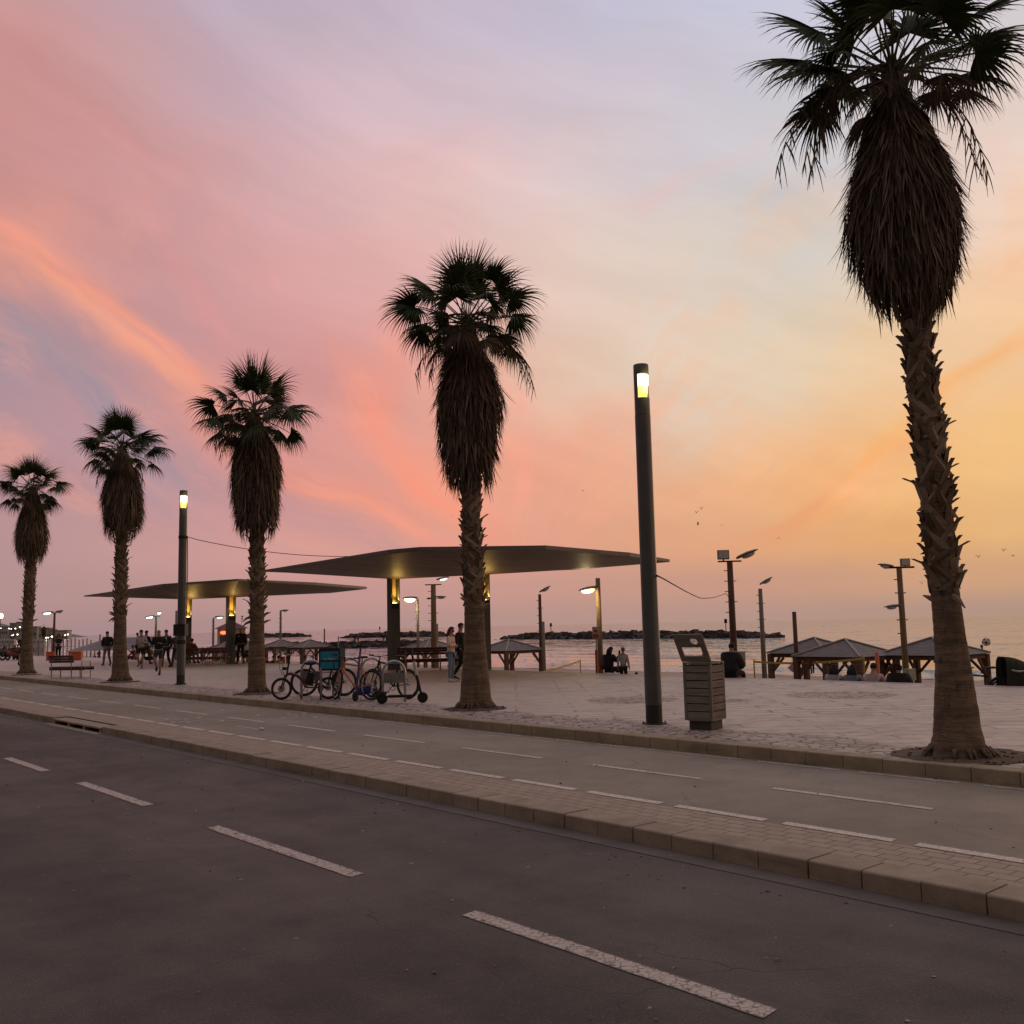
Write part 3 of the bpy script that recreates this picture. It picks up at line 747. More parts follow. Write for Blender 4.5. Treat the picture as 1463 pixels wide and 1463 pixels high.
    for k in range(N_):
        f = rnd.random() ** .85; zz = zb + .25 + (zt - zb - .25) * f; a = rnd.random() * 2 * PI
        o = Vector((math.cos(a), math.sin(a), 0)); tg = Vector((-math.sin(a), math.cos(a), 0))
        bump = sum(am * math.exp(-((math.atan2(math.sin(a - la), math.cos(a - la)) / .38) ** 2) - ((zz - lz) / .34) ** 2) for la, lz, am in lobes)
        ln = rnd.uniform(.35, .85); zz0 = zz + ln * .35; r0 = sr(min(zt, zz0)) * rnd.uniform(.72, .93) * (1 + bump); r1 = sr(max(zb, zz0 - ln * .8)) * rnd.uniform(.82, 1.06) * (1 + bump)
        flick = rnd.uniform(-.04, .10) if rnd.random() < .8 else rnd.uniform(.05, .2)
        sw = rnd.gauss(0, .07) + .1 * mnoise.noise(Vector((a * 1.5, zz * 1.5, seed))); bx, by = bend(zz0)
        pts = []
        for j in range(5):
            t_ = j / 4; r = r0 + (r1 - r0) * t_ + flick * t_ ** 2
            pts.append(o * r + tg * sw * t_ + Vector((bx, by, zz0 - ln * t_)))
        w = rnd.uniform(.014, .034); sd_ = (tg + o * rnd.uniform(-.6, .6)).normalized()
        D.strip(pts, [w * .8, w, w, w * .7, w * .1], sd_, rnd.random() ** 1.3)
    # folded dead fans standing off the skirt
    for k in range(int(9 * det) + 2):
        a = rnd.random() * 6.28; z = rnd.uniform(zb + .5, zt - .2)
        frond(D, D, Vector((bend(z)[0] + math.cos(a) * .15, bend(z)[1] + math.sin(a) * .15, z + .35)), a, rad(-55 + rnd.uniform(-12, 5)), sr(z) * .85, .55, rnd, 1.5, 28, 16, 1)
    D.build('dead_frond_skirt', dead_m, t)
    # living crown
    S = Strips(); D2 = Strips(); c = Vector((*bend(ht), ht))
    for (az, el, pet, R, dp, dead) in fr:
        frond(S, D2, c + Vector((0, 0, rnd.uniform(-.15, .1))), rad(az), rad(el), pet * scale, R * scale, rnd, dp, rnd.uniform(95, 125), int(44 * (det if det < 1 else 1)), dead)
    S.tube([Vector((*bend(ht - .4), ht - .5)), c + Vector((0, 0, .15))], [trunk_prof[-1][1] * 1.25, .06], 10, .1)
    S.build('crown', leaf_m, t)
    for (az, el, L_, drop) in hang:
        o = Vector((math.cos(rad(az)), math.sin(rad(az)), 0)); pts = []; q = c.copy(); d = (o * math.cos(rad(el)) + Vector((0, 0, math.sin(rad(el))))).normalized()
        for j in range(14):
            pts.append(q.copy()); d = (d + Vector((0, 0, -.16 * drop))).normalized(); q = q + d * L_ / 14
        D2.tube(pts, [.013 - .0007 * j for j in range(14)], 4, .35)
        for j in range(6, 14):
            for _ in range(3):
                e = Vector((rnd.uniform(-1, 1), rnd.uniform(-1, 1), -2.2)).normalized(); l2 = rnd.uniform(.15, .45)
                D2.strip([pts[j], pts[j] + e * l2 * .5 + Vector((0, 0, -.02)), pts[j] + e * l2 * .8 + Vector((0, 0, -l2 * .25))], [.016, .013, .004], Vector((0, 1, 0)).cross(e).normalized(), .3 + rnd.random() * .3)
    # loose dry petioles and threads hanging out of the crown
    for j in range(int(34 * det)):
        a = rnd.random() * 6.28; o = Vector((math.cos(a), math.sin(a), 0)); r = rnd.uniform(.2, .95); z = rnd.uniform(-.1, .55); p = c + o * r + Vector((0, 0, z)); l2 = rnd.uniform(.3, .9)
        e = Vector((rnd.uniform(-.25, .25), rnd.uniform(-.25, .25), -1)); D2.strip([p, p + e * l2 * .5, p + e * l2 + o * .04], [.012, .016, .003], Vector((-math.sin(a), math.cos(a), 0)), rnd.random() * .6)
    if D2.b.v: D2.build('dry_fronds', dead_m, t)
    # soil showing in the planting hole
    return t
def auto_fr(seed, up=(4, 68), wide=1.0):
    r = random.Random(seed); L_ = []; a0 = r.uniform(0, 60)
    for k in range(4): L_.append((a0 + k * 90 + r.uniform(-20, 20), r.uniform(70, 88), r.uniform(.66, .84), r.uniform(.66, .78), .2, 0))
    for k in range(7): L_.append((a0 + k * 51 + r.uniform(-16, 16), r.uniform(36, 58), r.uniform(.62, .82) * wide, r.uniform(.62, .78), .9, 0))
    for k in range(8): L_.append((a0 + k * 45 + r.uniform(-13, 13), r.uniform(4, 26), r.uniform(.68, .88) * wide, r.uniform(.62, .78), 1.5, 0))
    for k in range(8): L_.append((a0 + k * 45 + 20 + r.uniform(-18, 18), r.uniform(-5, 40), r.uniform(.34, .52), r.uniform(.5, .62), 1.7, r.random() < .3))
    for a in (180, 0): L_ += [(a + r.uniform(-22, 22), r.uniform(12, 34), r.uniform(.72, .92) * wide, r.uniform(.66, .8), 1.3, 0), (a + r.uniform(-25, 25), r.uniform(-14, 6), r.uniform(.7, .85) * wide, r.uniform(.6, .72), 1.9, 0)]
    for k in range(7): L_.append((a0 + k * 51 + r.uniform(-18, 18), r.uniform(-34, -8), r.uniform(.55, .75) * wide, r.uniform(.5, .62), 2.2, r.random() < .6))
    return L_
def zt_(px, py, Y):   # height above the promenade of a pixel on a vertical line at depth Y
    return atY(px, py, Y).z - PZ
PALMS = []
def plant(px, py, label, seed, neck, skirt, trunk, boots_py, hang=(), fr=None, det=1.0, wide=1.0, scale=1.0, lean=0.0):
    """skirt and trunk: (row in the photo, half width in px) pairs read off the photo and turned into metres at the palm's own distance"""
    b = at(px, py); Z = lambda r: atY(px, r, b.y).z - PZ
    def Rm(r, hw): p = atY(px, r, b.y); return hw * (p - EYE).dot(fw) / F
    tp = sorted([(max(0, Z(r)), Rm(r, hw)) for r, hw in trunk]); tp[0] = (0, tp[0][1])
    sk = sorted([(Z(r), Rm(r, hw) * .89) for r, hw in skirt])
    t = palm('palm_tree', b, label, Z(neck), None, seed, tp, sk, (Z(boots_py), sk[0][0] + .4), fr or auto_fr(seed, wide=wide), hang=hang, det=det, scale=scale, tilt=lean)
    PALMS.append(t); return t
# far to near
plant(38, 962, 'leftmost palm of the row, standing left of the small red bench', 11, 698, [(805, 14), (795, 21), (775, 27), (750, 24), (722, 14), (706, 6)], [(962, 11.5), (955, 9.5), (935, 8), (900, 7), (806, 6.2)], 885, hang=[(-20, 10, 1.5, 1.2)], det=.8, wide=1.08, scale=1.2)
plant(172, 972.5, 'palm between the small red bench and the bald runner', 23, 642, [(773, 14), (760, 26), (735, 32), (705, 34), (680, 26), (660, 13), (648, 6)], [(972.5, 14.5), (962, 12), (940, 10), (900, 8.5), (775, 6.8)], 880, hang=[(185, 5, 1.7, 1.3), (-8, 5, 1.6, 1.3)], det=.85, wide=1.12, scale=1.2, lean=-.15)
plant(367, 989, 'third palm, beside the folding bicycle, with one upright green tuft on top', 37, 592, [(768, 20), (755, 31), (735, 36), (700, 40), (660, 42), (635, 34), (612, 14), (600, 7)], [(989, 14.5), (980, 13), (940, 12), (890, 9.8), (768, 8)], 885, hang=[(190, 0, 1.5, .7), (175, -5, 1.6, .9)], det=.95, scale=1.22, wide=1.08, lean=-.12)
plant(679, 1011, 'middle palm with a long dead skirt, in front of the large shelter', 52, 462, [(703, 24), (690, 36), (650, 43), (610, 48), (570, 57), (535, 48), (505, 27), (485, 13)], [(1011, 25.5), (1000, 22.5), (975, 20.5), (920, 15.5), (860, 13.5), (700, 11.5)], 868, hang=[(-4, 16, 2.3, 1.25), (188, -8, 1.5, 1.0), (175, 0, 1.7, .8), (-12, 0, 2.0, .9)], scale=1.2, wide=1.12)
big = [(180, 34, 1.0, .95, .8, 0), (172, 22, 1.05, .95, 1.0, 0), (186, 8, .95, .85, 1.2, 0), (178, -6, .8, .8, 1.5, 0), (195, -12, .7, .7, 1.8, 1), (160, -2, .9, .8, 1.4, 0),
       (4, 36, 1.25, 1.0, .6, 0), (-6, 24, 1.1, .95, .8, 0), (8, 10, 1.05, .8, 1.3, 0), (-4, -4, .85, .65, 1.4, 1), (20, -10, .7, .6, 1.7, 1),
       (-90, 45, .9, .95, .8, 0), (-70, 30, .9, .85, 1.2, 0), (-110, 30, .9, .85, 1.2, 0), (-85, 5, .8, .7, 1.7, 0), (90, 40, .9, .9, .8, 0), (70, 20, .9, .8, 1.2, 0), (110, 22, .9, .8, 1.2, 0), (95, -5, .8, .7, 1.6, 1),
       (150, 60, .8, .95, .4, 0), (30, 62, .8, .95, .4, 0), (200, 70, .8, .95, .3, 0), (-30, 70, .8, 1, .3, 0), (90, 80, .8, 1, .2, 0), (-90, 76, .8, 1, .2, 0), (-130, 50, .85, .9, .7, 0), (-45, 48, .85, .9, .7, 0),
       (130, 38, .9, .85, 1.0, 0), (45, 34, .95, .85, 1.0, 0), (-150, 16, .9, .75, 1.5, 0), (-28, 12, .95, .75, 1.5, 0), (-140, -18, .7, .6, 1.8, 1), (-50, -16, .7, .6, 1.8, 1)]
plant(1370, 1080, 'nearest palm at the right, its crown cut by the top of the picture', 71, 96, [(452, 24), (430, 50), (405, 68), (370, 78), (320, 88), (285, 92), (230, 78), (195, 62), (165, 43), (140, 27), (118, 15)], [(1080, 42), (1060, 36), (1030, 31), (1000, 28.5), (950, 24.5), (900, 21), (850, 19.5), (650, 17.5), (450, 15.5)], 850, hang=[(182, 14, 2.3, 1.0), (186, 4, 2.0, 1.0), (190, -6, 2.0, .9), (-10, -5, 1.8, 1.2), (-4, 2, 2.0, 1.2)], fr=big, det=1.35, lean=-.2)
# planting holes
for i, (px, py, r) in enumerate(((38, 964, .6), (172, 974.5, .65), (367, 991, .6), (679, 1012.5, .62), (1378, 1079, .78))):
    p = at(px, py); rnd = random.Random(i); b = MB(); n = 40
    V = [(p.x, p.y, PZ + .014)] + [(p.x + r * (1 + .05 * rnd.uniform(-1, 1)) * math.cos(2 * PI * k / n), p.y + r * (1 + .05 * rnd.uniform(-1, 1)) * math.sin(2 * PI * k / n), PZ + .006) for k in range(n)]
    b.add(V, [(0, 1 + k, 1 + (k + 1) % n) for k in range(n)])
    for k in range(60):
        a = rnd.random() * 6.28; rr = r * rnd.uniform(.5, .97); b.rock((p.x + rr * math.cos(a), p.y + rr * math.sin(a), PZ + .008), (rnd.uniform(.006, .018),) * 3, rnd)
    struct(b.build('tree_pit', soil_m))

# ------------------------------------------------------------------ lamp posts on the kerb
post_m = M('grey_lamp_post', (.10, .108, .115), .38, .35, var=.12, scale=3, bump=.03)
sleeve_m = M('dark_post_sleeve', (.03, .03, .032), .6, .2)
black_m = M('black_plastic', (.008, .008, .009), .55, bump=0)
glow_m = M('lamp_glow', (.9, .65, .2), .5, emis=(1, .70, .16), es=1.5, bump=0)
glow2_m = M('lamp_glow_core', (1, .9, .6), .5, emis=(1, .86, .45), es=3, bump=0)
inner_m = M('lamp_niche_lining', (.62, .47, .2), .35, .3, bump=0)
def lamp_post(px, py, top, label, r=.135, extra=False):
    b_ = at(px, py); hgt = atY(px, top, b_.y).z - PZ; t = thing('street_lamp', label, 'street lamp', b_, 0, 'tall round lamp posts by the kerb')
    n = 32; nb, nt_ = hgt - .57, hgt - .17; facing = rad(-58)   # niche opens towards +x, a bit to the viewer
    b = MB(); b.lathe([(r * .97, .0), (r * .97, .3)], n); b.build('base_sleeve', sleeve_m, t, smooth=False)
    b = MB(); b.lathe([(r * 1.45, 0), (r * 1.45, .016), (r * 1.05, .022)], n)
    for k in range(6): b.cyl((r * 1.27 * math.cos(k * PI / 3), r * 1.27 * math.sin(k * PI / 3), .016), (r * 1.27 * math.cos(k * PI / 3), r * 1.27 * math.sin(k * PI / 3), .04), .012, n=6)
    b.build('base_plate', sleeve_m, t)
    b = MB(); b.box((-.02, -r * .985, .95), (.09, .012, .3)); b.build('access_door', post_m, t)
    b = MB(); b.lathe([(r, .3), (r, 1.3), (r * .985, 2.4), (r * .955, nb - .28)], n); b.lathe([(r * .93, nb - .275), (r * .93, nb)], n); autosmooth(b.build('shaft', post_m, t))
    # head with a cut-out niche
    b = MB(); rr = r * .93; w0 = facing; half = rad(72); ks = [w0 + half + (2 * PI - 2 * half) * k / 22 for k in range(23)]
    V = []
    for z in (nb, nt_):
        for a in ks: V.append((rr * math.cos(a), rr * math.sin(a), z))
        for a in ks: V.append((rr * .9 * math.cos(a), rr * .9 * math.sin(a), z))
    m = 23; Fc = []
    for k in range(m - 1): Fc += [(k, k + 1, 2 * m + k + 1, 2 * m + k), (m + k + 1, m + k, 3 * m + k, 3 * m + k + 1)]
    for k in (0, m - 1): Fc.append((k, m + k, 3 * m + k, 2 * m + k))
    b.add(V, Fc); b.lathe([(rr, nt_), (rr, hgt - .01), (rr * .95, hgt)], n); autosmooth(b.build('lamp_head', post_m, t))
    b = MB(); b.lathe([(rr * .66, nb + .001), (rr * .76, nb + .1), (rr * .88, nt_ - .001)], 20); h = b.build('lamp_lens', glow_m, t, smooth=True)
    b = MB(); b.lathe([(rr * .78, nb + .19), (rr * .9, nb + .23), (rr * .93, nt_ - .01)], 20); b.build('bulb', glow2_m, h, smooth=True)
    pl = bpy.data.lights.new('lamp_light', 'POINT'); pl.energy = 9; pl.color = (1, .74, .3); pl.shadow_soft_size = .06
    lo = bpy.data.objects.new('lamp_light', pl); COL.objects.link(lo); lo.parent = t; lo.location = (math.cos(facing) * r * 1.4, math.sin(facing) * r * 1.4, nb + .25)
    return t, hgt
LP1, h1 = lamp_post(935, 1034, 521, 'tall grey lamp post with a lit niche, left of the wooden litter bin')
LP2, h2 = lamp_post(258, 978, 701, 'farther lamp post with black boxes strapped on, between the runner and the small shelter', .13)
def zz(px, py, Y): return atY(px, py, Y).z - PZ
y2 = LP2.location.y
b = MB(); z = zz(259, 900, y2); b.box((-.02, 0, z), (.36, .34, .36)); b.build('control_box', black_m, LP2)
b = MB(); b.lathe([(.15, 0), (.15, .12)], 20, c=(0, 0, zz(259, 920, y2))); b.build('strap', black_m, LP2)
b = MB(); b.lathe([(.137, 0), (.137, .1)], 20, c=(0, 0, zz(259, 770, y2))); b.build('strap', black_m, LP2)
b = MB(); b.tube([(.15, -.02, zz(259, 766, y2)), (.17, -.02, 3.6), (.165, -.04, 2.6), (.16, -.03, 2.0)], .013, 6); b.build('cable_drop', black_m, LP2)
wire_m = M('black_wire', (.01, .01, .01), .6, bump=0)
def wire(label, P, r=.012):
    b = MB(); b.tube(P, r, 5); tag(b.build('overhead_cable', wire_m, smooth=True), label, 'cable')
p0 = atY(268, 768, y2 - .05); p1 = atY(545, 793, 36.0)
mid = []
for k in range(21):
    t = k / 20; q = p0.lerp(p1, t); q.z += -.5 * 4 * t * (1 - t) * .5 + 0; mid.append(q)
mid = [atY(264, 772, y2), atY(268, 767, y2)] + mid[1:]
wire('thin black cable slung from the farther lamp post to the roof of the large shelter', mid)

# ------------------------------------------------------------------ shelters with faceted floating roofs
def slat_mat():
    b = NB('ceiling_slats', .5)
    v = b.map((1, 1, 1), (0, 0, rad(65)))
    x = b.sep(v)[0]; w = b.math('FRACT', b.math('MULTIPLY', x, 3.2)); n = b.noise(1, 4, .6, b.map((1, 9, 1), (0, 0, rad(65))))
    fl = b.math('FRACT', b.math('MULTIPLY', b.math('SINE', b.math('MULTIPLY', b.math('FLOOR', b.math('MULTIPLY', x, 3.2)), 12.99)), 437.5)); col = b.mix(b.math('ADD', b.math('MULTIPLY', b.mr(n, .3, .7), .4), b.math('MULTIPLY', fl, .6)), (.045, .025, .014), (.15, .083, .043)); col = b.mix(b.mr(w, 0, .2, 1, 0), col, (.012, .008, .005))
    return b.out(col, b.mr(w, 0, .16), .6, .02)
slat_m = slat_mat()
roofmetal_m = M('grey_roof_sheet', (.125, .11, .108), .55, .2, var=.2, scale=1.2, bump=.1)
col_m = M('steel_column', (.085, .098, .10), .5, .2, var=.15, scale=2, bump=.04)
col_in = M('dark_column_panel', (.02, .02, .02), .6, bump=0)
panel_m = M('warm_light_panel', (.75, .52, .18), .3, .0, var=.12, scale=3, bump=.05)
strip_m = M('uplight_strip', (1, .8, .4), .5, emis=(1, .66, .2), es=9, bump=0)
def shelter(label, poly, cols, z_edge, z_top, z_low, power):
    cx = sum(p[0] for p in poly) / len(poly); cy = sum(p[1] for p in poly) / len(poly)
    t = thing('shelter', label, 'shelter', (cx, cy, PZ), 0, 'flat faceted shelters on the promenade')
    L_ = lambda x, y, z: (x - cx, y - cy, z - PZ)
    n = len(poly); dist = [math.hypot(p[0] - cx, p[1] - cy) for p in poly]; mx = max(dist)
    th = [.07 + .15 * (1 - d / mx) for d in dist]
    c0 = Vector(cols[0]); c1 = Vector(cols[1])
    # roof sheet
    b = MB(); V = [L_(p[0], p[1], z_edge + th[i]) for i, p in enumerate(poly)]; r0 = c0.lerp(c1, .15); r1 = c0.lerp(c1, .85)
    V += [L_(r0.x, r0.y, z_top), L_(r1.x, r1.y, z_top)]
    Fc = []
    near = [0 if (Vector(p) - r0.xy).length < (Vector(p) - r1.xy).length else 1 for p in poly]
    for k in range(n):
        j = (k + 1) % n
        if near[k] == near[j]: Fc.append((k, j, n + near[k]))
        else: Fc.append((k, j, n + near[j], n + near[k]))
    b.add(V, Fc)
    b.add([L_(p[0], p[1], z_edge) for p in poly] + V[:n], [(k, (k + 1) % n, n + (k + 1) % n, n + k) for k in range(n)])
    b.build('roof', roofmetal_m, t)
    b = MB(); inset = .985; V = [L_(cx + (p[0] - cx) * inset, cy + (p[1] - cy) * inset, z_edge + .005) for p in poly] + [L_(c0.x, c0.y, z_low), L_(c1.x, c1.y, z_low)]
    Fc = []
    near = [0 if (Vector(p) - c0.xy).length < (Vector(p) - c1.xy).length else 1 for p in poly]
    for k in range(n):
        j = (k + 1) % n
        if near[k] == near[j]: Fc.append((j, k, n + near[k]))
        else: Fc.append((j, k, n + near[k], n + near[j]))
    b.add(V, Fc); b.build('ceiling', slat_m, t)
    for c in (c0, c1):
        R = Matrix.Rotation(RA, 3, 'Z'); w, d = .40, .30; zt = z_low - PZ - .02; zl = zt - .92
        o = Vector((c.x - cx, c.y - cy, 0)); b = MB()
        b.box(o + Vector((0, 0, zl / 2)), (w, d, zl), R)
        b.box(o + R @ Vector((-w / 2 + .03, 0, 0)) + Vector((0, 0, (zt + zl) / 2 + .05)), (.06, d, zt - zl + .1), R)
        b.box(o + R @ Vector((w / 2 - .02, 0, 0)) + Vector((0, 0, (zt + zl) / 2 + .05)), (.04, d, zt - zl + .1), R)
        b.box(o + R @ Vector((0, d / 2 - .03, 0)) + Vector((0, 0, (zt + zl) / 2 + .05)), (w - .1, .06, zt - zl + .1), R)
        cm = b.build('column', col_m, t)
        b = MB(); b.box(o + R @ Vector((.01, d / 2 - .066, 0)) + Vector((0, 0, (zt + zl) / 2 + .06)), (w - .102, .012, zt - zl + .1), R); b.build('light_panel', panel_m, cm)
        b = MB(); b.box(o + R @ Vector((.01, .02, 0)) + Vector((0, 0, zl + .02)), (w - .16, .06, .02), R); b.build('uplight', strip_m, cm)
        b = MB(); b.box(o + R @ Vector((.01, -d / 2 - .004, 0)) + Vector((0, 0, zl - .11)), (w - .06, .012, .2), R); b.build('cover_plate', col_in, cm)
        al = bpy.data.lights.new('uplight_lamp', 'AREA'); al.energy = power * .2; al.color = (1, .6, .16); al.shape = 'RECTANGLE'; al.size = .28; al.size_y = .12
        lo = bpy.data.objects.new('uplight_lamp', al); COL.objects.link(lo); lo.parent = t
        lo.location = o + R @ Vector((.02, -d / 2 - .04, 0)) + Vector((0, 0, zt - .8)); lo.rotation_euler = (R @ Vector((-.25, .55, -1))).to_track_quat('Z', 'Y').to_euler()
    return t
def zc(px, py, z):
    p = at(px, py, z); return (p.x, p.y)
ZE = 4.0
P_ = [zc(378, 817, ZE), zc(556, 791, ZE), zc(600, 787, ZE), zc(780, 785, ZE), zc(900, 795, ZE), zc(957, 803, ZE)]
ca = at(563, 957); cb = at(692.5, 957)
far_ = [(ca.x + cb.x - p[0] + 0, ca.y + cb.y - p[1] + 1.5) for p in (P_[3], P_[2])]
cxa = Vector((ca.x, ca.y, 0)); cxb = Vector((cb.x, cb.y, 0))
shelter('large shelter with a pointed faceted roof behind the middle palm', [P_[0], P_[1], P_[2], P_[3], P_[4], P_[5], (2.4, 41.2), (-5.5, 43.5)], (cxa, cxb), ZE, 4.36, atY(563, 827.5, ca.y).z, 55)
Q_ = [zc(120, 852.5, ZE), zc(232, 838, ZE), zc(340, 829.5, ZE), zc(452, 836, ZE), zc(524, 841.5, ZE)]
da = at(329, 948.5); db = at(266, 948)
shelter('smaller-looking farther shelter with a pointed roof, right of the runners', Q_ + [(-11.5, 61.5), (-18.5, 62.5)], (Vector((db.x, db.y, 0)), Vector((da.x, da.y, 0))), ZE, 4.33, atY(329, 853, da.y).z, 60)

# ------------------------------------------------------------------ litter bin
binm = M('weathered_bin_boards', (.19, .175, .14), .75, scale=3, stretch=(1, 1, 8), var=.3)
bins = M('bin_side_boards', (.16, .13, .125), .75, scale=3, stretch=(1, 1, 8), var=.35)
binf = M('bin_frame', (.15, .145, .125), .6, var=.15)
bl = at(1009, 1041); t = thing('litter_bin', 'boxy grey wooden litter bin with its holed lid tilted open', 'litter bin', bl, rad(-35))
w, d = .44, .50; zb, ztp = .14, .97
b = MB(); b.box((0, 0, .07), (w * .8, d * .8, .14)); b.build('plinth', M('bin_plinth', (.055, .05, .045), .7), t)
def board(b, c, s, n=7):
    h = (ztp - zb - .04) / n
    for k in range(n):
        b.box((c[0], c[1], zb + .02 + h * (k + .5)), (s[0], s[1], h - .014))
b = MB(); b.box((0, 0, (zb + ztp) / 2), (w - .06, d - .06, ztp - zb - .02)); b.build('inner_box', M('bin_inside', (.02, .018, .016), .9), t)
for sg in (-1, 1): b = MB(); board(b, (0, sg * (d / 2 - .012), 0), (w - .09, .024)); b.build('front_boards', binm, t)
for sg in (-1, 1): b = MB(); board(b, (sg * (w / 2 - .012), 0, 0), (.024, d - .09)); b.build('side_boards', bins, t)
b = MB()
for sx in (-1, 1):
    for sy in (-1, 1): b.box((sx * (w / 2 - .02), sy * (d / 2 - .02), (zb + ztp) / 2), (.045, .045, ztp - zb))
for sy in (-1, 1): b.box((0, sy * (d / 2 - .018), ztp + .012), (w + .006, .05, .024)); b.box((0, sy * (d / 2 - .018), zb + .01), (w - .1, .035, .03))
for sx in (-1, 1): b.box((sx * (w / 2 - .018), 0, ztp + .011), (.05, d - .11, .022)); b.box((sx * (w / 2 - .018), 0, zb + .01), (.035, d - .1, .03))
b.build('frame', binf, t)
# open lid: a plate with a round and a four-sided hole, leaning up and to the left
lw, lh = .47, .50
def lid_mesh():
    b = MB(); outer = [(-lw / 2, 0), (lw / 2, 0), (lw / 2, lh), (-lw / 2, lh)]
    def q(x0, y0, x1, y1): b.prism([(x0, y0), (x1, y0), (x1, y1), (x0, y1)], 0, .022, f=lambda p: (p[0], p[2], p[1]))
    hx0, hx1, hy0, hy1 = -.16, .15, .10, .27; cxh, cyh, rh = .075, .375, .06
    q(-lw / 2, 0, lw / 2, hy0); q(-lw / 2, hy0, hx0, hy1); q(hx1, hy0, lw / 2, hy1)
    # band with the round hole
    y0, y1 = hy1, lh; n = 24; V = []; ring = [(cxh + rh * math.cos(2 * PI * k / n), cyh + rh * math.sin(2 * PI * k / n)) for k in range(n)]
    sq = []
    for k in range(n):
        a = 2 * PI * k / n; dx, dy = math.cos(a), math.sin(a); s = .085 / max(abs(dx), abs(dy)); sq.append((cxh + dx * s, cyh + dy * s))
    for z in (0, .022): V += [(x, z, y) for x, y in ring] + [(x, z, y) for x, y in sq]
    Fc = []
    for k in range(n):
        j = (k + 1) % n; Fc += [(k, n + k, n + j, j), (2 * n + k, 2 * n + j, 3 * n + j, 3 * n + k), (k, j, 2 * n + j, 2 * n + k)]
    b.add(V, Fc)
    q(-lw / 2, y0, cxh - .085, y1); q(cxh + .085, y0, lw / 2, y1); q(cxh - .085, y0, cxh + .085, cyh - .085); q(cxh - .085, cyh + .085, cxh + .085, y1)
    return b
lid = lid_mesh().build('lid', binm, t); lid.location = (-.02, -d / 2 + .01, ztp + .02)
# a sheared lean in the photo: the lid tips back on its hinge and twists to the left
lid.rotation_euler = (rad(36), 0, 0)
lid.location = (0, -d / 2 + .0, ztp + .03)

# ------------------------------------------------------------------ benches
wood_r = M('dark_red_bench_wood', (.085, .028, .022), .5, scale=4, stretch=(1, 6, 6), var=.3)
steel_m = M('bench_steel', (.28, .26, .26), .4, .6, bump=0)
def bench(loc, rz, label, L_=1.6, blen=None, boff=0, mat=None, group='dark red wooden benches'):
    t = thing('bench', label, 'bench', loc, rz, group); mat = mat or wood_r; blen = blen or L_
    b = MB(); nsl = 5
    for k in range(nsl): b.box((0, -.2 + k * .1, .40), (L_, .085, .05))
    b.box((0, -.245, .36), (L_, .03, .13)); b.box((0, .245, .36), (L_, .03, .13)); b.build('seat', mat, t)
    b = MB(); R = Matrix.Rotation(rad(12), 3, 'X')
    for k in range(3): b.box((boff, -.27 - k * .02, .62 + k * .095), (blen, .03, .085), R)
    b.build('backrest', mat, t)
    for sx in ((-L_ * .36 + boff * .5), (L_ * .2 + boff * .5)):
        b = MB(); b.tube([(sx, -.31, .9), (sx, -.26, .45), (sx, -.24, .0)], .022, 6); b.tube([(sx, .22, .37), (sx, .24, 0)], .022, 6); b.tube([(sx, -.26, .35), (sx, .24, .35)], .02, 6); b.build('leg', steel_m, t)
    sx = L_ * .42; b = MB(); b.tube([(sx, -.26, 0), (sx, -.27, .62), (sx, .2, .62), (sx, .22, 0), (sx, -.26, 0)], .018, 6); b.build('armrest', steel_m, t)
    return t
p = at(102, 968.5); bench(p, rad(-16), 'small dark red bench with steel frame between the two leftmost palms', 1.6, 1.1, -.24)
p = at(283, 951); bench(p, rad(2), 'long dark bench under the farther shelter with a seated figure', 1.5)
p = at(310, 950.5); bench(p, rad(6), 'dark bench touching the lit column of the farther shelter', 1.1)
p = at(612, 957); bench(p, rad(2), 'long dark red bench under the large shelter behind the woman in jeans', 2.3)
# ------------------------------------------------------------------ people
SKIN = M('skin', (.30, .165, .115), .55, var=.08, bump=0)
SKIN_D = M('skin_in_shade', (.22, .12, .085), .55, var=.08, bump=0)
def cloth(name, c): return M(name, c, .85, var=.15, scale=9, bump=.25)
BLK = cloth('black_cloth', (.009, .009, .011)); NAVY = cloth('dark_navy_cloth', (.014, .016, .024)); GREYC = cloth('grey_cloth', (.12, .115, .12)); WHT = cloth('pale_grey_cloth', (.36, .33, .34))
DGR = cloth('dark_grey_cloth', (.04, .04, .045)); JEAN = cloth('blue_jeans', (.13, .19, .28)); CREAM = cloth('cream_knit', (.66, .54, .44)); ORG = cloth('salmon_knit', (.6, .24, .15)); BRN = cloth('brown_cloth', (.12, .075, .055))
DJEAN = cloth('dark_jeans', (.022, .027, .045)); PINKC = cloth('pale_pink_cloth', (.45, .32, .34)); WSH = cloth('white_shoe', (.5, .46, .45)); HAIRK = cloth('black_hair', (.01, .008, .008)); HAIRR = cloth('auburn_hair', (.075, .022, .018)); GREENC = cloth('dark_green_cloth', (.022, .027, .016))
REDC = cloth('dull_red_cloth', (.14, .03, .025)); PURP = cloth('purple_mask', (.05, .025, .09))
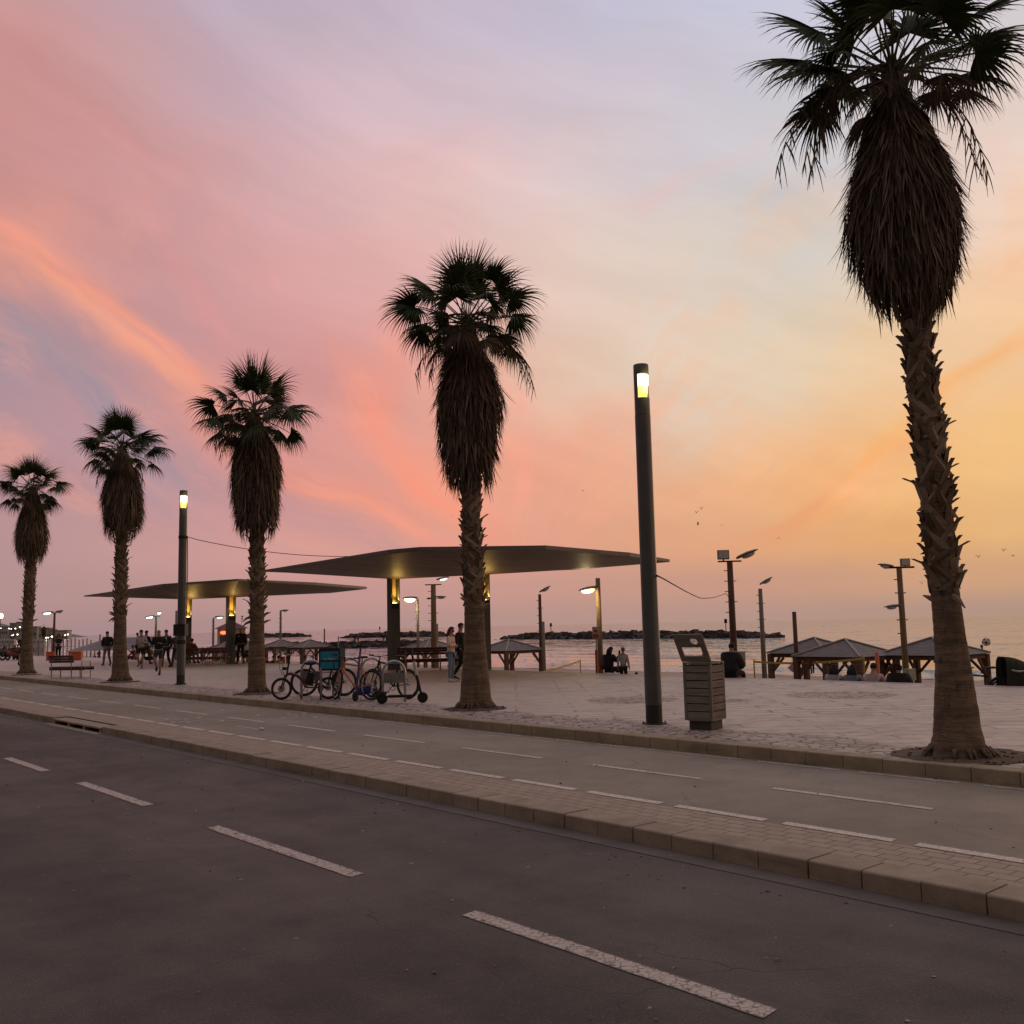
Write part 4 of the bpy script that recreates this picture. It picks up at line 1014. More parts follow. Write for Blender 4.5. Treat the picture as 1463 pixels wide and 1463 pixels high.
SK_ = {'pelvis': ((0, 0, .95), (.145, .105)), 'waist': ((0, 0, 1.09), (.125, .09)), 'chest': ((0, .0, 1.28), (.155, .10)), 'neckb': ((0, -.012, 1.44), (.085, .07)), 'neck': ((0, .0, 1.51), (.052, .055)),
       'head1': ((0, .018, 1.585), (.064, .074)), 'head2': ((0, .022, 1.66), (.075, .088)), 'head3': ((0, .012, 1.725), (.052, .066)),
       'sh': ((.165, -.01, 1.405), (.062, .062)), 'el': ((.225, -.035, 1.135), (.043, .043)), 'wr': ((.245, .03, .90), (.027, .03)), 'ha': ((.25, .055, .83), (.03, .042)),
       'hip': ((.088, 0, .88), (.088, .092)), 'kn': ((.098, .02, .50), (.057, .06)), 'an': ((.105, -.025, .09), (.036, .042)), 'to': ((.115, .13, .035), (.042, .03))}
BONES = [('pelvis', 'waist'), ('waist', 'chest'), ('chest', 'neckb'), ('neckb', 'neck'), ('neck', 'head1'), ('head1', 'head2'), ('head2', 'head3')]
for s in 'RL': BONES += [('neckb', 'sh' + s), ('sh' + s, 'el' + s), ('el' + s, 'wr' + s), ('wr' + s, 'ha' + s), ('pelvis', 'hip' + s), ('hip' + s, 'kn' + s), ('kn' + s, 'an' + s), ('an' + s, 'to' + s)]
def skeleton(over=None):
    J = {}
    for k, (c, r) in SK_.items():
        if k in ('sh', 'el', 'wr', 'ha', 'hip', 'kn', 'an', 'to'):
            J[k + 'R'] = (Vector(c), r); J[k + 'L'] = (Vector((-c[0], c[1], c[2])), r)
        else: J[k] = (Vector(c), r)
    for k, c in (over or {}).items(): J[k] = (Vector(c), J[k][1])
    return J
def skinned(J, names, edges, grow, root, sub=1, scale=1.0):
    me = bpy.data.meshes.new('tmp'); idx = {n: i for i, n in enumerate(names)}
    me.from_pydata([tuple(J[n][0]) for n in names], [(idx[a], idx[b]) for a, b in edges], [])
    ob = bpy.data.objects.new('tmp', me); COL.objects.link(ob); ob.modifiers.new('s', 'SKIN')
    for i, n in enumerate(names):
        sv = me.skin_vertices[0].data[i]; r = J[n][1]; sv.radius = (r[0] + grow, r[1] + grow); sv.use_root = (n == root)
    ms = ob.modifiers.new('u', 'SUBSURF'); ms.levels = sub; ms.render_levels = sub
    dg = bpy.context.evaluated_depsgraph_get(); ev = ob.evaluated_get(dg); m2 = ev.to_mesh()
    V = [tuple(v.co * scale) for v in m2.vertices]; Fc = [tuple(p.vertices) for p in m2.polygons]; ev.to_mesh_clear()
    bpy.data.objects.remove(ob); bpy.data.meshes.remove(me)
    return V, Fc
ARM = {'down': {}, 
 'run': {'elR': (.25, -.16, 1.18), 'wrR': (.2, .08, 1.12), 'haR': (.16, .14, 1.14), 'elL': (-.26, -.06, 1.15), 'wrL': (-.12, .17, 1.2), 'haL': (-.06, .2, 1.22)},
 'swing': {'elR': (.22, .08, 1.14), 'wrR': (.2, .22, .95), 'haR': (.19, .25, .88), 'elL': (-.22, -.12, 1.15), 'wrL': (-.24, -.14, .92), 'haL': (-.24, -.13, .84)},
 'cross': {'elR': (.24, .02, 1.15), 'wrR': (.03, .17, 1.17), 'haR': (-.05, .16, 1.17), 'elL': (-.24, .02, 1.15), 'wrL': (-.02, .19, 1.13), 'haL': (.07, .18, 1.14)},
 'hold': {'elR': (.23, .03, 1.14), 'wrR': (.12, .22, 1.12), 'haR': (.06, .26, 1.13), 'elL': (-.23, .03, 1.14), 'wrL': (-.12, .22, 1.1), 'haL': (-.06, .26, 1.1)},
 'pocket': {'elR': (.28, -.08, 1.16), 'wrR': (.2, .04, .97), 'haR': (.17, .06, .93), 'elL': (-.28, -.08, 1.16), 'wrL': (-.2, .04, .97), 'haL': (-.17, .06, .93)}}
LEG = {'stand': {}, 'wide': {'anR': (.17, -.02, .09), 'toR': (.2, .13, .035), 'knR': (.135, .02, .5), 'anL': (-.15, -.02, .09), 'toL': (-.18, .13, .035)},
 'walk': {'knR': (.09, .14, .51), 'anR': (.09, .22, .1), 'toR': (.1, .38, .06), 'knL': (-.09, -.02, .5), 'anL': (-.09, -.27, .14), 'toL': (-.1, -.13, .04)},
 'run': {'knR': (.09, .2, .53), 'anR': (.07, .02, .2), 'toR': (.08, .16, .12), 'knL': (-.08, .02, .5), 'anL': (-.06, .02, .09), 'toL': (-.07, .17, .035)},
 'hop': {'knR': (.11, .16, .55), 'anR': (.1, -.18, .32), 'toR': (.1, -.13, .19), 'knL': (-.08, .02, .5), 'anL': (-.05, -.02, .09), 'toL': (-.06, .13, .035)}}
def person(loc, face, h, label, arms='down', legs='stand', top=None, bot=None, hair=None, shoe=None, skin=None, long_sleeve=True, shorts=False, hair_style='short', group=None, over=None, dz=0, extra=None, fine=False, sub=1, longtop=False, bulk=0.0):
    """face: world angle (deg) of the direction the person looks in, 0 = away from the road of view (+Y)"""
    s = h / 1.79; ov = {}; ov.update(ARM[arms]); ov.update(LEG[legs]); ov.update(over or {})
    J = skeleton(ov); t = thing('person', label, 'person', loc, -rad(face), group); t.location.z += dz
    names = list(J.keys()); skin = skin or SKIN
    V, Fc = skinned(J, names, BONES, 0, 'pelvis', sub, s); b = MB(); b.add(V, Fc)
    hd = J['head2'][0]
    b.ball((hd + Vector((0, .085, -.02))) * s, (.012 * s, .02 * s, .022 * s), 6, 4)
    for sx in (-1, 1):
        b.ball((hd + Vector((sx * .078, .0, -.015))) * s, (.01 * s, .02 * s, .03 * s), 6, 4)
        S_ = 'R' if sx > 0 else 'L'; w = J['wr' + S_][0]; q = J['ha' + S_][0]; d = (q - w).normalized(); sd = d.cross(Vector((0, 1, 0)) if abs(d.y) < .8 else Vector((1, 0, 0))).normalized(); nn = d.cross(sd)
        for k, ln in enumerate((.062, .074, .07, .055)):
            o = q + nn * ((k - 1.5) * .018) + d * .015; b.tube([o * s, (o + d * ln * .55) * s, (o + d * ln + sd * sx * .015 * 0 + Vector((0, 0, -.01))) * s], [.0085 * s, .008 * s, .005 * s], 5)
        o = q - d * .02 + nn * .03; b.tube([o * s, (o + nn * .02 + d * .03) * s, (o + nn * .026 + d * .055) * s], [.0095 * s, .009 * s, .006 * s], 5)
    b.build('body', skin, t, smooth=True)
    if top:
        nm = ['waist', 'chest', 'neckb', 'shR', 'elR', 'shL', 'elL', 'pelvis']; 
        J2 = dict(J)
        if long_sleeve: nm += ['wrR', 'wrL']
        else:
            for S_ in 'RL': J2['el' + S_] = (J['sh' + S_][0].lerp(J['el' + S_][0], .65), (.056, .056))
        if longtop:
            J2['pelvis'] = (J['pelvis'][0] - Vector((0, 0, .1)), (.165, .13))
        ed = [e for e in BONES if e[0] in nm and e[1] in nm]
        V, Fc = skinned(J2, nm, ed, .016 + bulk, 'chest', sub, s); b = MB(); b.add(V, Fc); b.build('top', top, t, smooth=True)
    if bot:
        J2 = dict(J); nm = ['pelvis', 'hipR', 'hipL', 'knR', 'knL']
        if not shorts: nm += ['anR', 'anL']
        else:
            for S_ in 'RL': J2['kn' + S_] = (J['hip' + S_][0].lerp(J['kn' + S_][0], .72), (.085, .085))
        ed = [e for e in BONES if e[0] in nm and e[1] in nm]
        V, Fc = skinned(J2, nm, ed, .012, 'pelvis', sub, s); b = MB(); b.add(V, Fc); b.build('shorts' if shorts else 'trousers', bot, t, smooth=True)
    for S_ in 'RL':
        a, q = J['an' + S_][0], J['to' + S_][0]; hl = a - (q - a).normalized() * .035 + Vector((0, 0, -.05))
        b = MB(); b.tube([(hl + Vector((0, 0, .0))) * s, (a.lerp(q, .35) + Vector((0, 0, -.012))) * s, q * s, (q + (q - a).normalized() * .07 + Vector((0, 0, .01))) * s], [.04 * s, .05 * s, .045 * s, .022 * s], 8); b.tube([a * s, (a + Vector((0, 0, .05))) * s], .045 * s, 8); b.build('shoe', shoe or BLK, t, smooth=True)
    if hair:
        b = MB(); R = None; c = J['head2'][0]
        n, m = 14, 8; V = []; Fc = []
        for i in range(m + 1):
            th = PI * .56 * i / m
            for k in range(n):
                ph = 2 * PI * k / n; fr_ = math.sin(ph)
                e = th * (1.0 + (.35 if fr_ < .2 else -.22))
                w = 1 + .05 * mnoise.noise(Vector((k * 1.7, i * 1.3, h)))
                V.append((c + Vector((.088 * math.sin(e) * math.cos(ph), .008 + .102 * math.sin(e) * math.sin(ph), .012 + .092 * math.cos(e))) * w) * s)
        for i in range(m):
            for k in range(n): a, q = i * n + k, i * n + (k + 1) % n; Fc.append((a, a + n, q + n, q))
        b.add(V, Fc)
        if hair_style == 'long':
            for k in range(16):
                f = (k / 15 - .5) * 2; x = f * .085; o = c + Vector((x, -.05 - .03 * (1 - f * f), .03))
                b.tube([o * s, (o + Vector((x * .2, -.05, -.14))) * s, (o + Vector((x * .35, -.055, -.3))) * s, (o + Vector((x * .2, -.035, -.43 + .04 * abs(f)))) * s], [.026 * s, .028 * s, .024 * s, .006 * s], 6)
        if hair_style == 'bun': b.ball((c + Vector((0, -.05, .1))) * s, .045 * s, 8, 6)
        if hair_style == 'mid':
            for k in range(12):
                a = rad(160 + 220 * k / 11 - 0); o = c + Vector((.08 * math.cos(a), .085 * math.sin(a), 0)); b.tube([o * s, (o * 1 + Vector((.02 * math.cos(a), .02 * math.sin(a), -.12))) * s, (o + Vector((0, 0, -.19))) * s], [.028 * s, .03 * s, .01 * s], 6)
        b.build('hair', hair, t, smooth=True)
    if fine:
        for sx in (-1, 1): b = MB(); b.ball((hd + Vector((sx * .03, .083, .008))) * s, (.011 * s, .007 * s, .006 * s), 6, 4); b.build('eye', HAIRK, t)
    if extra: extra(t, J, s)
    return t
def mask(col):
    def f(t, J, s):
        b = MB(); c = J['head1'][0]; b.ball((c + Vector((0, .048, .022))) * s, (.052 * s, .052 * s, .046 * s), 10, 6); b.build('face_mask', col, t, smooth=True)
    return f
# standing couple behind the middle palm
def jump(t, J, s):
    mask(PURP)(t, J, s)
    nm = ['elR', 'wrR', 'elL', 'wrL']
    for a, q in (('elR', 'wrR'), ('elL', 'wrL')):
        b = MB(); p, r = J[a][0], J[q][0]; b.tube([(p + (p - r) * .12) * s, p * s, (p + (r - p) * .55) * s, r * s], [.058 * s, .064 * s, .054 * s, .042 * s], 10); b.build('sleeve', ORG, t, smooth=True)
    c = J['chest'][0]; b = MB(); n = 16; b.lathe([(.163 * s, -.1 * s), (.172 * s, -.02 * s), (.168 * s, .05 * s)], n, c=tuple((c + Vector((0, 0, -.03))) * s), cap=False)
    for i, v in enumerate(b.v): b.v[i] = (v[0], (v[1]) * .70, v[2])
    b.build('chest_stripe', ORG, t, smooth=True)
person(at(645, 974), 104, 1.63, 'woman with long auburn hair, cream and salmon jumper and blue jeans, arms folded', 'cross', 'wide', CREAM, JEAN, HAIRR, WSH, hair_style='long', extra=jump, fine=True, sub=2, longtop=True, bulk=.012)
person(at(658.5, 972), 100, 1.74, 'man in black with a cap, half hidden behind the middle palm trunk', 'pocket', 'walk', BLK, BLK, HAIRK, BLK, fine=True, sub=2, bulk=.03, longtop=True)
# runners and walkers on the left; they come towards the viewer (180)
person(at(226, 964.5), 172, 1.8, 'bald runner in black top, grey shorts and black shoes, nearest of the runners', 'run', 'hop', BLK, DGR, None, BLK, shorts=True, fine=True, sub=2, bulk=.02)
person(at(201, 955), 175, 1.82, 'runner in pale grey long-sleeved top and black shorts', 'run', 'run', WHT, BLK, HAIRK, GREYC, shorts=True, fine=True)
person(at(208, 949.5), 20, 1.8, 'person in black walking just behind the grey-topped runner', 'swing', 'walk', BLK, DGR, HAIRK, BLK)
def scarf(t, J, s):
    b = MB(); c = J['chest'][0]
    b.tube([(c + Vector((-.05, .11, .14))) * s, (c + Vector((-.03, .135, -.02))) * s, (c + Vector((-.02, .125, -.22))) * s], [.03 * s, .045 * s, .03 * s], 8); b.tube([(c + Vector((.05, .11, .14))) * s, (c + Vector((.03, .135, -.02))) * s, (c + Vector((.02, .125, -.2))) * s], [.03 * s, .04 * s, .03 * s], 8); b.build('shirt_front', WHT, t, smooth=True)
person(at(237, 953.5), 185, 1.8, 'man in open dark jacket over a white shirt, behind the bald runner', 'down', 'walk', NAVY, BLK, HAIRK, BLK, extra=scarf, bulk=.015)
person(at(251.5, 953), 188, 1.72, 'person in brown jacket and dark jeans beside the farther lamp post', 'hold', 'walk', BRN, DJEAN, HAIRK, BLK, bulk=.01)
person(at(152.5, 951), 178, 1.8, 'man in black jacket and grey trousers walking near the second palm from left', 'pocket', 'walk', BLK, GREYC, HAIRK, DGR, bulk=.025)
person(at(31, 950.5), 350, 1.8, 'person in black T-shirt and shorts half hidden by the leftmost palm', 'down', 'walk', BLK, DGR, HAIRK, BLK, long_sleeve=False, shorts=True)
person(at(83, 944), 180, 1.75, 'curly-haired person in black between the two orange boxes', 'hold', 'stand', BLK, BLK, HAIRK, DGR, long_sleeve=False, hair_style='mid')
person(at(344, 948.5), 182, 1.84, 'broad man in black tracksuit with a chest badge beside the farther shelter column', 'down', 'wide', BLK, BLK, None, BLK, bulk=.03, extra=lambda t, J, s: (lambda b: (b.ball((.07 * s, .152 * s, 1.33 * s), (.035, .012, .035), 8, 5), b.build('badge', WHT, t)))(MB()))
# dog at his side
dp = at(355.5, 949); t = thing('dog', 'black and tan dog standing at the feet of the man in the black tracksuit', 'dog', dp, rad(75))
DK = cloth('dog_black_fur', (.012, .011, .01)); TANF = cloth('dog_tan_fur', (.22, .12, .065))
DJ = {'rump': ((-.32, 0, .56), (.1, .11)), 'mid': ((-.02, 0, .55), (.1, .115)), 'chest': ((.26, 0, .53), (.11, .14)), 'neck': ((.4, 0, .68), (.075, .08)), 'head': ((.5, 0, .79), (.065, .07)), 'muz': ((.66, 0, .745), (.032, .032)),
      'tail': ((-.46, 0, .5), (.03, .03)), 'tail2': ((-.58, 0, .33), (.02, .02))}
DE = [('rump', 'mid'), ('mid', 'chest'), ('chest', 'neck'), ('neck', 'head'), ('head', 'muz'), ('rump', 'tail'), ('tail', 'tail2')]
for s_, y in (('R', .09), ('L', -.09)):
    DJ['kn' + s_] = ((-.24, y, .36), (.055, .06)); DJ['ho' + s_] = ((-.42, y, .2), (.028, .028)); DJ['pa' + s_] = ((-.38, y, .03), (.03, .025))
    DJ['el' + s_] = ((.25, y, .34), (.045, .05)); DJ['wr' + s_] = ((.27, y, .16), (.027, .027)); DJ['fp' + s_] = ((.3, y, .03), (.032, .025))
    DE += [('rump', 'kn' + s_), ('kn' + s_, 'ho' + s_), ('ho' + s_, 'pa' + s_), ('chest', 'el' + s_), ('el' + s_, 'wr' + s_), ('wr' + s_, 'fp' + s_)]
DJ = {k: (Vector(c), r) for k, (c, r) in DJ.items()}
V, Fc = skinned(DJ, list(DJ), DE, 0, 'mid', 2, 1.0); b = MB()
for f in Fc:
    pass
b.add(V, Fc)
b.m = [1 if (sum(V[i][2] for i in f) / len(f) < .34 or sum(V[i][0] for i in f) / len(f) > .58) else 0 for f in Fc]
for y in (-.045, .045): b.tube([(.47, y, .84), (.455, y * 1.3, .93)], [.03, .006], 6)
b.build('body', [DK, TANF], t, smooth=True)

# seated figures
SIT = {'pelvis': (0, 0, .13), 'waist': (0, -.02, .27), 'chest': (0, .0, .46), 'neckb': (0, .02, .62), 'neck': (0, .05, .69), 'head1': (0, .08, .765), 'head2': (0, .09, .84), 'head3': (0, .08, .905),
       'shR': (.165, .02, .585), 'shL': (-.165, .02, .585), 'hipR': (.1, .05, .12), 'hipL': (-.1, .05, .12)}
def sit(kind):
    o = dict(SIT)
    if kind == 'edge':   # legs over a step
        o.update({'knR': (.12, .46, .12), 'anR': (.12, .48, -.3), 'toR': (.12, .62, -.36), 'knL': (-.12, .46, .12), 'anL': (-.12, .48, -.3), 'toL': (-.12, .62, -.36), 'elR': (.25, .12, .36), 'wrR': (.14, .32, .27), 'haR': (.1, .38, .25), 'elL': (-.25, .12, .36), 'wrL': (-.14, .32, .27), 'haL': (-.1, .38, .25)})
    else:                # cross-legged / knees up on the ground
        o.update({'knR': (.3, .34, .2), 'anR': (.06, .38, .07), 'toR': (-.06, .42, .05), 'knL': (-.3, .34, .2), 'anL': (-.1, .46, .07), 'toL': (.03, .5, .05), 'elR': (.22, .18, .42), 'wrR': (.1, .4, .6), 'haR': (.07, .44, .66), 'elL': (-.24, .12, .34), 'wrL': (-.2, .3, .25), 'haL': (-.15, .36, .22)})
    return o
def phonepack(t, J, s):
    b = MB(); p = J['haR'][0] * s; b.box(p + Vector((0, .02, .05)), (.075, .012, .15)); b.build('phone', black_m, t)
person(at(871, 961.5), 52, 1.6, 'person in black sitting on the paving with a backpack, holding up a phone', over=sit('floor'), top=BLK, bot=BLK, hair=HAIRK, hair_style='long', extra=phonepack, bulk=.035, sub=2)
pp = at(864, 960.5); t = thing('backpack', 'grey and red backpack on the back of the seated phone photographer', 'backpack', pp + Vector((0, -.02, .04)), rad(-50))
b = MB(); b.ball((0, 0, .3), (.17, .13, .25), 12, 8); b.build('bag', cloth('grey_backpack', (.12, .10, .13)), t, smooth=True)
b = MB(); b.ball((0, -.07, .16), (.14, .09, .12), 10, 7); b.build('pocket', cloth('maroon_pocket', (.11, .03, .045)), t, smooth=True)
def onstep(px, py, u_off=0): pass
EDGE = PE - .1
def edge_pt(px, v, z, ytry=965):
    # point on the line v=const seen in column px
    lo, hi = 5.0, 120.0
    for _ in range(50):
        mid_ = (lo + hi) / 2; p = atY(px, ytry, mid_)
        if p.dot(NV) > v: hi = mid_
        else: lo = mid_
    p = atY(px, ytry, lo); return Vector((p.x, p.y, z))
person(edge_pt(1045, PE - .12, PZ), 40, 1.86, 'heavily built person all in black sitting on the promenade edge beside the electric cabinet', over=sit('edge'), top=BLK, bot=BLK, hair=HAIRK, shoe=BLK, bulk=.075, sub=2)
zs_ = -.32
def stepper(px, label, hair, top, hs, h=1.68, bulk=.03, dzz=0, sh=WSH): return person(edge_pt(px, PE + .28, zs_ + dzz), 40, h, label, over=sit('edge'), top=top, bot=DJEAN, hair=hair, shoe=sh, bulk=bulk, hair_style=hs, group='people sitting on the steps below the promenade edge')
stepper(1191, 'person with long dark hair in a white top sitting on the steps, leftmost of four', HAIRK, WHT, 'long')
stepper(1217, 'person with long dark hair in a blue-grey top on the steps, second of four', HAIRK, cloth('blue_grey_top', (.14, .18, .23)), 'long')
stepper(1247, 'person with short dark hair in a pale pink hooded top on the steps', HAIRK, PINKC, 'short', 1.76, .045)
stepper(1283, 'bulky person in black with a hair bun on the steps, rightmost of four', HAIRK, BLK, 'bun', 1.7, .11)
# down on the sand and at the waterline
def onz(px, py, z): return at(px, py, z)
person(edge_pt(891, PE + .3, -.32, 961), 20, 1.32, 'small figure in white shirt and dark trousers standing below the promenade edge', 'down', 'stand', WHT, BLK, BRN, BLK)
person(edge_pt(908, PE + .3, -.32, 961), 40, 1.0, 'child in a white top with dark hair sitting low behind the paving edge', over=sit('edge'), top=WSH, bot=JEAN, hair=HAIRK)
person(at(1009, 956, BZ - .1), 250, 1.75, 'lone dark figure walking along the waterline behind the litter bin', 'swing', 'walk', DGR, BLK, HAIRK, BLK)
person(at(1161, 963, BZ), 10, 1.75, 'dark figure standing on the sand under the right-hand pavilions', 'down', 'walk', BLK, BLK, HAIRK, BLK)
person(at(1406, 962, BZ), 300, 1.7, 'person in brown leaning by the outer post of the rightmost pavilion', 'hold', 'stand', BRN, REDC, HAIRK, BLK, bulk=.03)
person(at(272.5, 950), 15, 1.68, 'person in dull red sitting on the long bench behind the farther lamp post', over={**sit('edge')}, top=REDC, bot=BRN, hair=HAIRR, dz=.43, bulk=.06)
gs = 'people standing on the rocky groyne'
for px, lb, c in ((507, 'tiny dark figure on the rocky groyne, left one of the leftmost pair', BLK), (511.5, 'tiny paler figure on the rocky groyne, right one of the leftmost pair', GREYC), (548, 'tiny dark figure on the rocky groyne, third from the left', BLK), (552.5, 'tiny dark figure on the rocky groyne, nearest the shelter column', NAVY)):
    p = atY(px, 920, 186.0); person(Vector((p.x, 186.0, SZ + .95)), random.Random(px).random() * 360, 1.75, lb, 'down', 'stand', c, BLK, HAIRK, BLK, group=gs)
for px, py, lb, tp, bt in ((368, 946, 'figure in maroon below the promenade beside the third palm', REDC, BLK), (436, 946.5, 'figure in dull red under the pavilion left of the turquoise box', REDC, REDC), (379, 946, 'tall black figure right of the third palm trunk', BLK, BLK), (391, 946, 'person in black bending beside the orange post', BRN, BLK), (398, 947, 'pale legged beachgoer in white by the orange post', WHT, WHT),
                           (135, 948, 'small far figure in white left of the man in grey trousers', WHT, GREYC), (141, 948, 'small far figure in brown left of the man in grey trousers', BRN, BRN), (191, 947.5, 'red-clad person sitting far behind the grey-topped runner', REDC, REDC), (196, 948.5, 'tan-clad person behind the grey-topped runner', cloth('tan_cloth', (.25, .16, .1)), BLK), (214, 948, 'yellowish-coated person crouching behind the bald runner', cloth('ochre_cloth', (.3, .2, .1)), BLK)):
    vv = PE + 1.4 if px > 300 else (44 if px < 150 else PE - .5)
    p = edge_pt(px, vv, -1.2 if px > 300 else (BZ if px < 150 else PZ), py)
    crouch = 'sitting' in lb or 'crouching' in lb
    person(p, random.Random(px).random() * 360, 1.7, lb, 'hold' if px % 2 else 'down', 'stand', tp, bt, HAIRK, BLK, over=sit('floor') if crouch else None)

# ------------------------------------------------------------------ bicycles, scooters, racks
rub = M('tyre_rubber', (.010, .010, .010), .8, bump=0); alu = M('brushed_alloy', (.32, .31, .31), .35, .8, bump=0); darkm = M('dark_metal', (.025, .025, .028), .4, .5, bump=0)
def paint(n, c): return M(n, c, .35, var=.06, bump=0)
def wheel(t, c, R, axis, tw=.022, spokes=20, rimc=None, hub=.03, solid=False):
    b = MB(); b.torus(c, axis, R - tw * 1.9, .010, 30, 5); ax = Vector(axis).normalized(); b.cyl(Vector(c) - ax * .05, Vector(c) + ax * .05, hub, n=10)
    e1 = ax.orthogonal().normalized(); e2 = ax.cross(e1)
    for k in range(spokes):
        a = 2 * PI * k / spokes; d = e1 * math.cos(a) + e2 * math.sin(a); b.tube([Vector(c) + d * hub * .8 + ax * (.03 if k % 2 else -.03), Vector(c) + d * (R - tw * 2)], .0022, 3, False)
    if solid: b.cyl(Vector(c) - ax * .02, Vector(c) + ax * .02, R * .7, n=20)
    w = b.build('wheel', rimc or alu, t)
    b = MB(); b.torus(c, axis, R - tw, tw, 36, 8); b.build('tyre', rub, w, smooth=True)
    return w
def bicycle(loc, rz, label, col, R=.335, WB=1.02, mtb=True, steer=0, seat=True, basket=False):
    """local +x is forward; origin on the ground under the bottom bracket"""
    t = thing('bicycle', label, 'bicycle', loc, rz, 'bicycles parked at the racks'); m = col
    rear = Vector((-.43, 0, R)); front = Vector((WB - .43, 0, R)); bb = Vector((0, 0, R - .06)); seatT = Vector((-.16, 0, .82)); ht = Vector((WB - .43 - .22, 0, .86)); hb = Vector((WB - .43 - .165, 0, .70)); st = Vector((-.13, 0, .76))
    b = MB()
    for p, q, r in ((bb, seatT, .021), (bb, hb, .028), (st, ht - Vector((0, 0, .04)), .023), (ht, hb, .027)): b.tube([p, q], r, 8)
    for y in (-.05, .05): b.tube([bb + Vector((0, y * .6, 0)), rear + Vector((0, y, 0))], .011, 6); b.tube([st + Vector((0, y * .4, 0)), rear + Vector((0, y, 0))], .009, 6)
    b.build('frame', m, t)
    wheel(t, rear, R, (0, 1, 0), .032 if mtb else .023)
    # steered assembly
    R_ = Matrix.Rotation(steer, 3, (hb - ht).normalized()); rs = lambda p: ht + R_ @ (Vector(p) - ht)
    b = MB()
    for y in (-.055, .055): b.tube([rs(hb + Vector((.01, y, 0))), rs(front + Vector((0, y, 0)))], .014 if mtb else .011, 6)
    b.tube([rs(hb + Vector((.01, -.055, 0))), rs(hb + Vector((.01, .055, 0)))], .016, 6); b.build('fork', darkm if mtb else m, t)
    wheel(t, rs(front), R, R_ @ Vector((0, 1, 0)), .032 if mtb else .023)
    b = MB(); top = ht + Vector((-.03, 0, .09)); b.tube([rs(ht), rs(top)], .015, 6); b.tube([rs(top), rs(top + Vector((.08, 0, .01)))], .014, 6)
    hbp = [top + Vector((-.0, -.31, .03)), top + Vector((.05, -.16, .02)), top + Vector((.08, 0, 0)), top + Vector((.05, .16, .02)), top + Vector((.0, .31, .03))]
    b.tube([rs(p) for p in hbp], .011, 6)
    for y in (-.22, .22): b.tube([rs(top + Vector((.03, y, .0))), rs(top + Vector((.08, y * .8, -.03)))], .007, 4)
    hbo = b.build('handlebar', darkm, t)
    for y in (-1, 1):
        b = MB(); b.tube([rs(top + Vector((-.0, y * .2, .03)) * 1), rs(top + Vector((-.01, y * .33, .035)))], .017, 7); b.build('grip', rub, hbo)
    b = MB(); b.tube([rs(top + Vector((.07, .1, .0))), rs(top + Vector((.2, .05, -.05))), rs(hb + Vector((.12, .03, .0))), rs(hb + Vector((.02, .0, -.1)))], .004, 4); b.build('brake_cable', rub, hbo)
    b = MB(); sp = seatT + Vector((-.02, 0, .12)); b.tube([seatT, sp], .013, 6); b.ball(sp + Vector((.0, 0, .02)), (.14, .06, .028), 12, 6); b.ball(sp + Vector((-.08, 0, .022)), (.07, .08, .03), 10, 6); b.build('saddle', black_m, t, smooth=True)
    b = MB(); b.torus(bb + Vector((0, .05, 0)), (0, 1, 0), .09, .006, 22, 4); b.tube([bb + Vector((0, .06, 0)), bb + Vector((.12, .07, -.12))], .01, 5); b.tube([bb + Vector((0, -.06, 0)), bb + Vector((-.12, -.07, .12))], .01, 5)
    b.box(bb + Vector((.12, .11, -.12)), (.09, .08, .02)); b.box(bb + Vector((-.12, -.11, .12)), (.09, .08, .02))
    b.tube([bb + Vector((0, .052, .09)), rear + Vector((0, .052, .035))], .005, 4); b.tube([bb + Vector((0, .052, -.09)), rear + Vector((0, .052, -.035))], .005, 4); b.build('crank', darkm, t)
    if mtb:
        b = MB(); b.cyl(rs(front + Vector((0, -.06, 0))), rs(front + Vector((0, -.064, 0))), .08, n=18); b.build('brake_disc', alu, t)
    return t
# salmon city bike, front wheel turned towards the viewer
q = at(505, 1001.5); bicycle(q + Vector((.02, .25, 0)), rad(180 - 28), 'salmon-framed bicycle with its front wheel turned, right of the turquoise box', paint('salmon_paint', (.52, .17, .10)), R=.335, WB=.98, mtb=False, steer=rad(38))
# black mountain bike between the two racks
q = at(557, 1002); bicycle(q + Vector((.0, .75, 0)), rad(180 - 36), 'black mountain bike locked behind the rightmost rack', paint('black_paint', (.012, .012, .014)), R=.34, WB=1.1, mtb=True, steer=rad(8))
q = at(462, 997); bicycle(q + Vector((.0, .55, 0)), rad(180 - 14), 'dark bicycle jammed behind the folding bicycle and the turquoise box', paint('graphite_paint', (.03, .03, .032)), R=.335, WB=1.05, mtb=True, steer=rad(-20))
# bicycle at the right edge of the promenade
q = edge_pt(1398, PE + .28, zs_); bicycle(q + Vector((.15, .1, -.12)), rad(184), 'dark bicycle propped against the promenade edge right of the nearest palm', paint('dark_brown_paint', (.03, .018, .015)), R=.34, WB=1.08, mtb=False)
